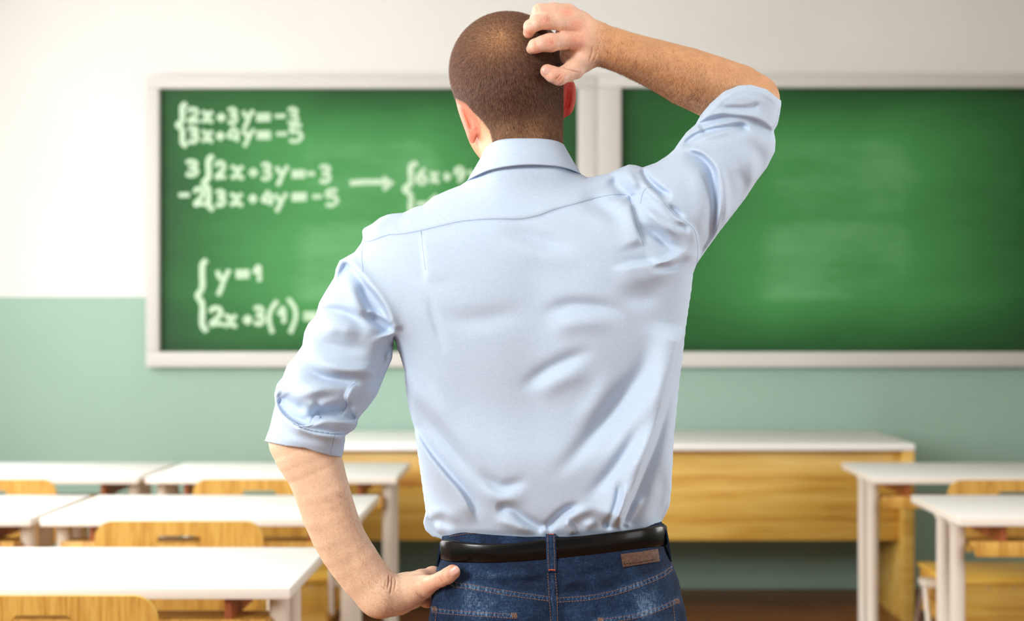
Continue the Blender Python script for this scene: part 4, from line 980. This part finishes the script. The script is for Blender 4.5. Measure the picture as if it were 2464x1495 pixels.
# belt loops
def loop(u_top, u_bot, v0, v1, wd):
    rows = []; 
    for f in np.linspace(0, 1, 14):
        uu = u_top+(u_bot-u_top)*f; vv = v0+(v1-v0)*f; tb = np.interp(uu, BT[:, 0], BT[:, 1]); bb = np.interp(uu, BB[:, 0], BB[:, 1])
        over = min(max((vv-tb+7)/8, 0), 1)*min(max((bb+7-vv)/8, 0), 1)
        wj = float(JN.back(uu, max(vv, 1292)))-3; wb = float(belt_back(uu, vv))-4
        rows.append((uu, vv, wj*(1-over)+min(wb, wj)*over))
    rows = np.array(rows); out = []
    for x, dz in ((-wd, 2.5), (-wd, -.6), (-wd*.86, -1.6), (0, -.8), (wd*.86, -1.6), (wd, -.6), (wd, 2.5)):
        r_ = rows.copy(); r_[:, 0] += x; r_[:, 2] += dz; out.append(r_)
    G3 = np.array(out); a_, b_ = G3.shape[:2]; id3 = np.arange(a_*b_).reshape(a_, b_)
    q = []
    for i in range(a_):
        for j in range(b_-1): q.append([id3[i, j], id3[(i+1) % a_, j], id3[(i+1) % a_, j+1], id3[i, j+1]])
    X3 = fs(G3.reshape(-1, 3)); me = to_mesh('belt_loop', X3, orient(X3, np.array(q)), attrs={'wear': np.full(a_*b_, .25)}); o_ = link_mesh('belt_loop', me, DENIM, jeans)
    bm_ = bmesh.new(); bm_.from_mesh(me); bmesh.ops.holes_fill(bm_, edges=bm_.edges[:], sides=0); bm_.to_mesh(me); bm_.free()
    def lp(x):
        def f(pts, off, n):
            p = rows.copy(); p[:, 0] += x; p[:, 2] -= 2.6; return p
        return f
    for x in (-wd*.62, wd*.62): stitches(None, fn=lp(x), parent=jeans)
    b = B()
    for vv, k2 in ((0, 0), (-1, 0)):
        c = rows[vv]; tube(b, [tuple(z) for z in fs(np.array([(c[0]-wd*.7, c[1]+(3 if vv == 0 else -5), c[2]-3), (c[0]+wd*.7, c[1]+(2 if vv == 0 else -5), c[2]-3)]))], .0008, 6)
    t_ = obj('bar_tack', b, TACK, jeans); t_['kind'] = 'stuff'
TACK = mat('rust_orange_thread', (196, 84, 40), .8); N(TACK).bump(N(TACK).noise(N(TACK).coord(), 900, 2), .2, .0003)
loop(1325, 1328, 1284, 1377, 12)
# side loops, seen edge on as bowed strips
for pts in ([(1070,1296,-20),(1060,1310,-26),(1056,1335,-26),(1051,1362,-14)], [(1596,1262,-20),(1604,1285,-28),(1609,1320,-28),(1613,1350,-16)]):
    p = catmull(pts, 6); b = B(); X_ = fs(p); rows = []
    for c in X_: rows.append([b.verts.new(tuple(c+np.array(d_))) for d_ in ((-.0012, -.007, 0), (.0012, -.007, 0), (.0012, .007, 0), (-.0012, .007, 0))])
    for i in range(len(rows)-1):
        for k_ in range(4): b.faces.new((rows[i][k_], rows[i][(k_+1) % 4], rows[i+1][(k_+1) % 4], rows[i+1][k_]))
    b.faces.new(rows[0][::-1]); b.faces.new(rows[-1]); obj('belt_loop', b, DENIM, jeans, True)

# ------------------------------------------------------------------ fingernails
def nail(c, ax, up, ln, wd, r):
    # curved plate; c centre, ax long axis, up outward normal (figure space)
    c, ax, up = (np.array(z, float) for z in (c, ax, up)); ax /= np.linalg.norm(ax); up -= ax*(up@ax); up /= np.linalg.norm(up); sd = np.cross(ax, up)
    rows = []
    for i in range(9):
        s = -1+2*i/8; row = []
        for j in range(9):
            t = -1+2*j/8; k1 = math.sqrt(max(1-abs(s)**4*.55, 0)); th = t*wd/r*k1
            row.append(c+ax*s*ln*(1-.10*t*t)+sd*r*math.sin(th)+up*(r*math.cos(th)-r-.35*s*s+(.9 if abs(s) < .99 and abs(t) < .99 else -.8)))
        rows.append(row)
    G4 = np.array(rows); id4 = np.arange(81).reshape(9, 9); q = np.stack([id4[:-1, :-1], id4[:-1, 1:], id4[1:, 1:], id4[1:, :-1]], -1).reshape(-1, 4)
    X4 = fs(G4.reshape(-1, 3)); me = to_mesh('fingernail', X4, q); n_ = me.polygons[30].normal
    if n_.dot(Vector(fs(c+up*5)-fs(c))) < 0: me.flip_normals()
    link_mesh('fingernail', me, NAIL, person)
nail((1093,1374.5,-132.6), (.80,-.60,-.10), (-.12,-.08,-1), 13, 10.5, 19)
nail((1316.5,172.5,-145.6), (-.88,-.46,-.05), (-.06,.14,-1), 12.5, 10, 19)
nail((1273,113,-136), (-.35,.55,.75), (-.9,-.1,-.5), 8, 8, 13)

# ------------------------------------------------------------------ hair: thousands of short strands, scalp and forearms
def strands(name, Pt, Nt, Dt, ln, wd, m, lift, jit, bend=.0):
    n = len(Pt); D = Dt+rng.normal(0, jit, (n, 3)); D -= Nt*np.einsum('ij,ij->i', D, Nt)[:, None]; D /= np.maximum(np.linalg.norm(D, axis=1, keepdims=True), 1e-9)
    L_ = ln*rng.uniform(.6, 1.2, n)[:, None]; tip = Pt+D*L_+Nt*L_*lift; S_ = np.cross(D, Nt); S_ /= np.maximum(np.linalg.norm(S_, axis=1, keepdims=True), 1e-9)
    mid_ = Pt+D*L_*.5+Nt*L_*lift*.75; base_ = Pt-Nt*ln*.08; tip = tip+S_*(rng.normal(0, bend, n)[:, None]*L_)
    Xs = np.stack([base_-S_*wd, base_+S_*wd, mid_+S_*wd*.8, mid_-S_*wd*.8, tip+S_*wd*.15, tip-S_*wd*.15], 1).reshape(-1, 3)
    i = np.arange(n)*6; q = np.concatenate([np.stack([i, i+1, i+2, i+3], -1), np.stack([i+3, i+2, i+4, i+5], -1)])
    me = to_mesh(name, Xs, q, None, None, {'rnd': np.repeat(rng.random(n), 6)}); o_ = link_mesh(name, me, m, person); o_['kind'] = 'stuff'; return o_
def pick(X, Nn_, mask, count):
    ids = np.nonzero(mask)[0]; return rng.choice(ids, size=min(count, len(ids)), replace=False)
TH = np.array([-.3, 0, -1.0])
ok = hm & (Pa[:, 1] < 352); ids = pick(Xa, Na, ok, 60000)
whorl = fs(np.array([1206., 84., -110.])); D = Xa[ids]-whorl; D /= np.maximum(np.linalg.norm(D, axis=1, keepdims=True), 1e-9); D = D*np.array([1, .6, 1])+np.array([0, 0, -.55])
strands('stubble_hair', Xa[ids]+rng.normal(0, .0004, (len(ids), 3)), Na[ids], D, .0046, .000125, HAIR, .30, .24)
u, v, w = Pa.T
side = (u > 1436) & (u < 1800) & (w < 60); dens = ss(v-(u-1430)*.30, 60, 170)*.8+.2; ok = side & (rng.random(len(u)) < dens)
ids = pick(Xa, Na, ok, 9500); strands('arm_hair', Xa[ids], Na[ids], np.tile([-.25, 0, -1.0], (len(ids), 1)), .0088, .000085, ARMHAIR, .12, .34, .25)
u2, v2, w2 = Pl.T
edge = (v2 > 1110) & (u2 < 955) & (w2 < 40); dd = (u2-(835+.33*(v2-1137))); ok = edge & ((dd > -42) | ((rng.random(len(u2)) < .12)))
ids = pick(Xl, Nl, ok & (v2 > 1180), 1500); strands('arm_hair', Xl[ids], Nl[ids], np.tile([.5, 0, -1.0], (len(ids), 1)), .0075, .00006, ARMHAIR, .12, .28, .25)

# ------------------------------------------------------------------ shoes
SHOE = mat('black_shoe_leather', (24, 22, 22), .35); N(SHOE).bump(N(SHOE).noise(N(SHOE).coord(), 200, 3), .05, .0004)
for s in (-1, 1):
    sv = Vol((1335+s*172-80, 3040, -90), (1335+s*172+90, 3172, 240), 5.0)
    c = 1335+s*172
    sv.chain([(c, 3130, -20), (c+s*4, 3132, 70), (c+s*12, 3140, 170)], [50, 46, 40], 20); sv.cone((c, 3070, -4), (c, 3120, 6), 48, 50, 20)
    sl = sv.F; Vv = sv.ax[1][None, :, None]; sv.F = np.maximum(sl, (Vv-3166)*1.0).astype(np.float32)
    p_, q_ = sv.mesh(2); x_ = fs(p_); me = to_mesh('shoe', x_, orient(x_, q_)); so = link_mesh('shoe', me, SHOE, person)
    z0 = min(vv.co.z for vv in me.vertices)
    for vv in me.vertices: vv.co.z = max(vv.co.z-z0*1.0, .001) if z0 < 0 else vv.co.z
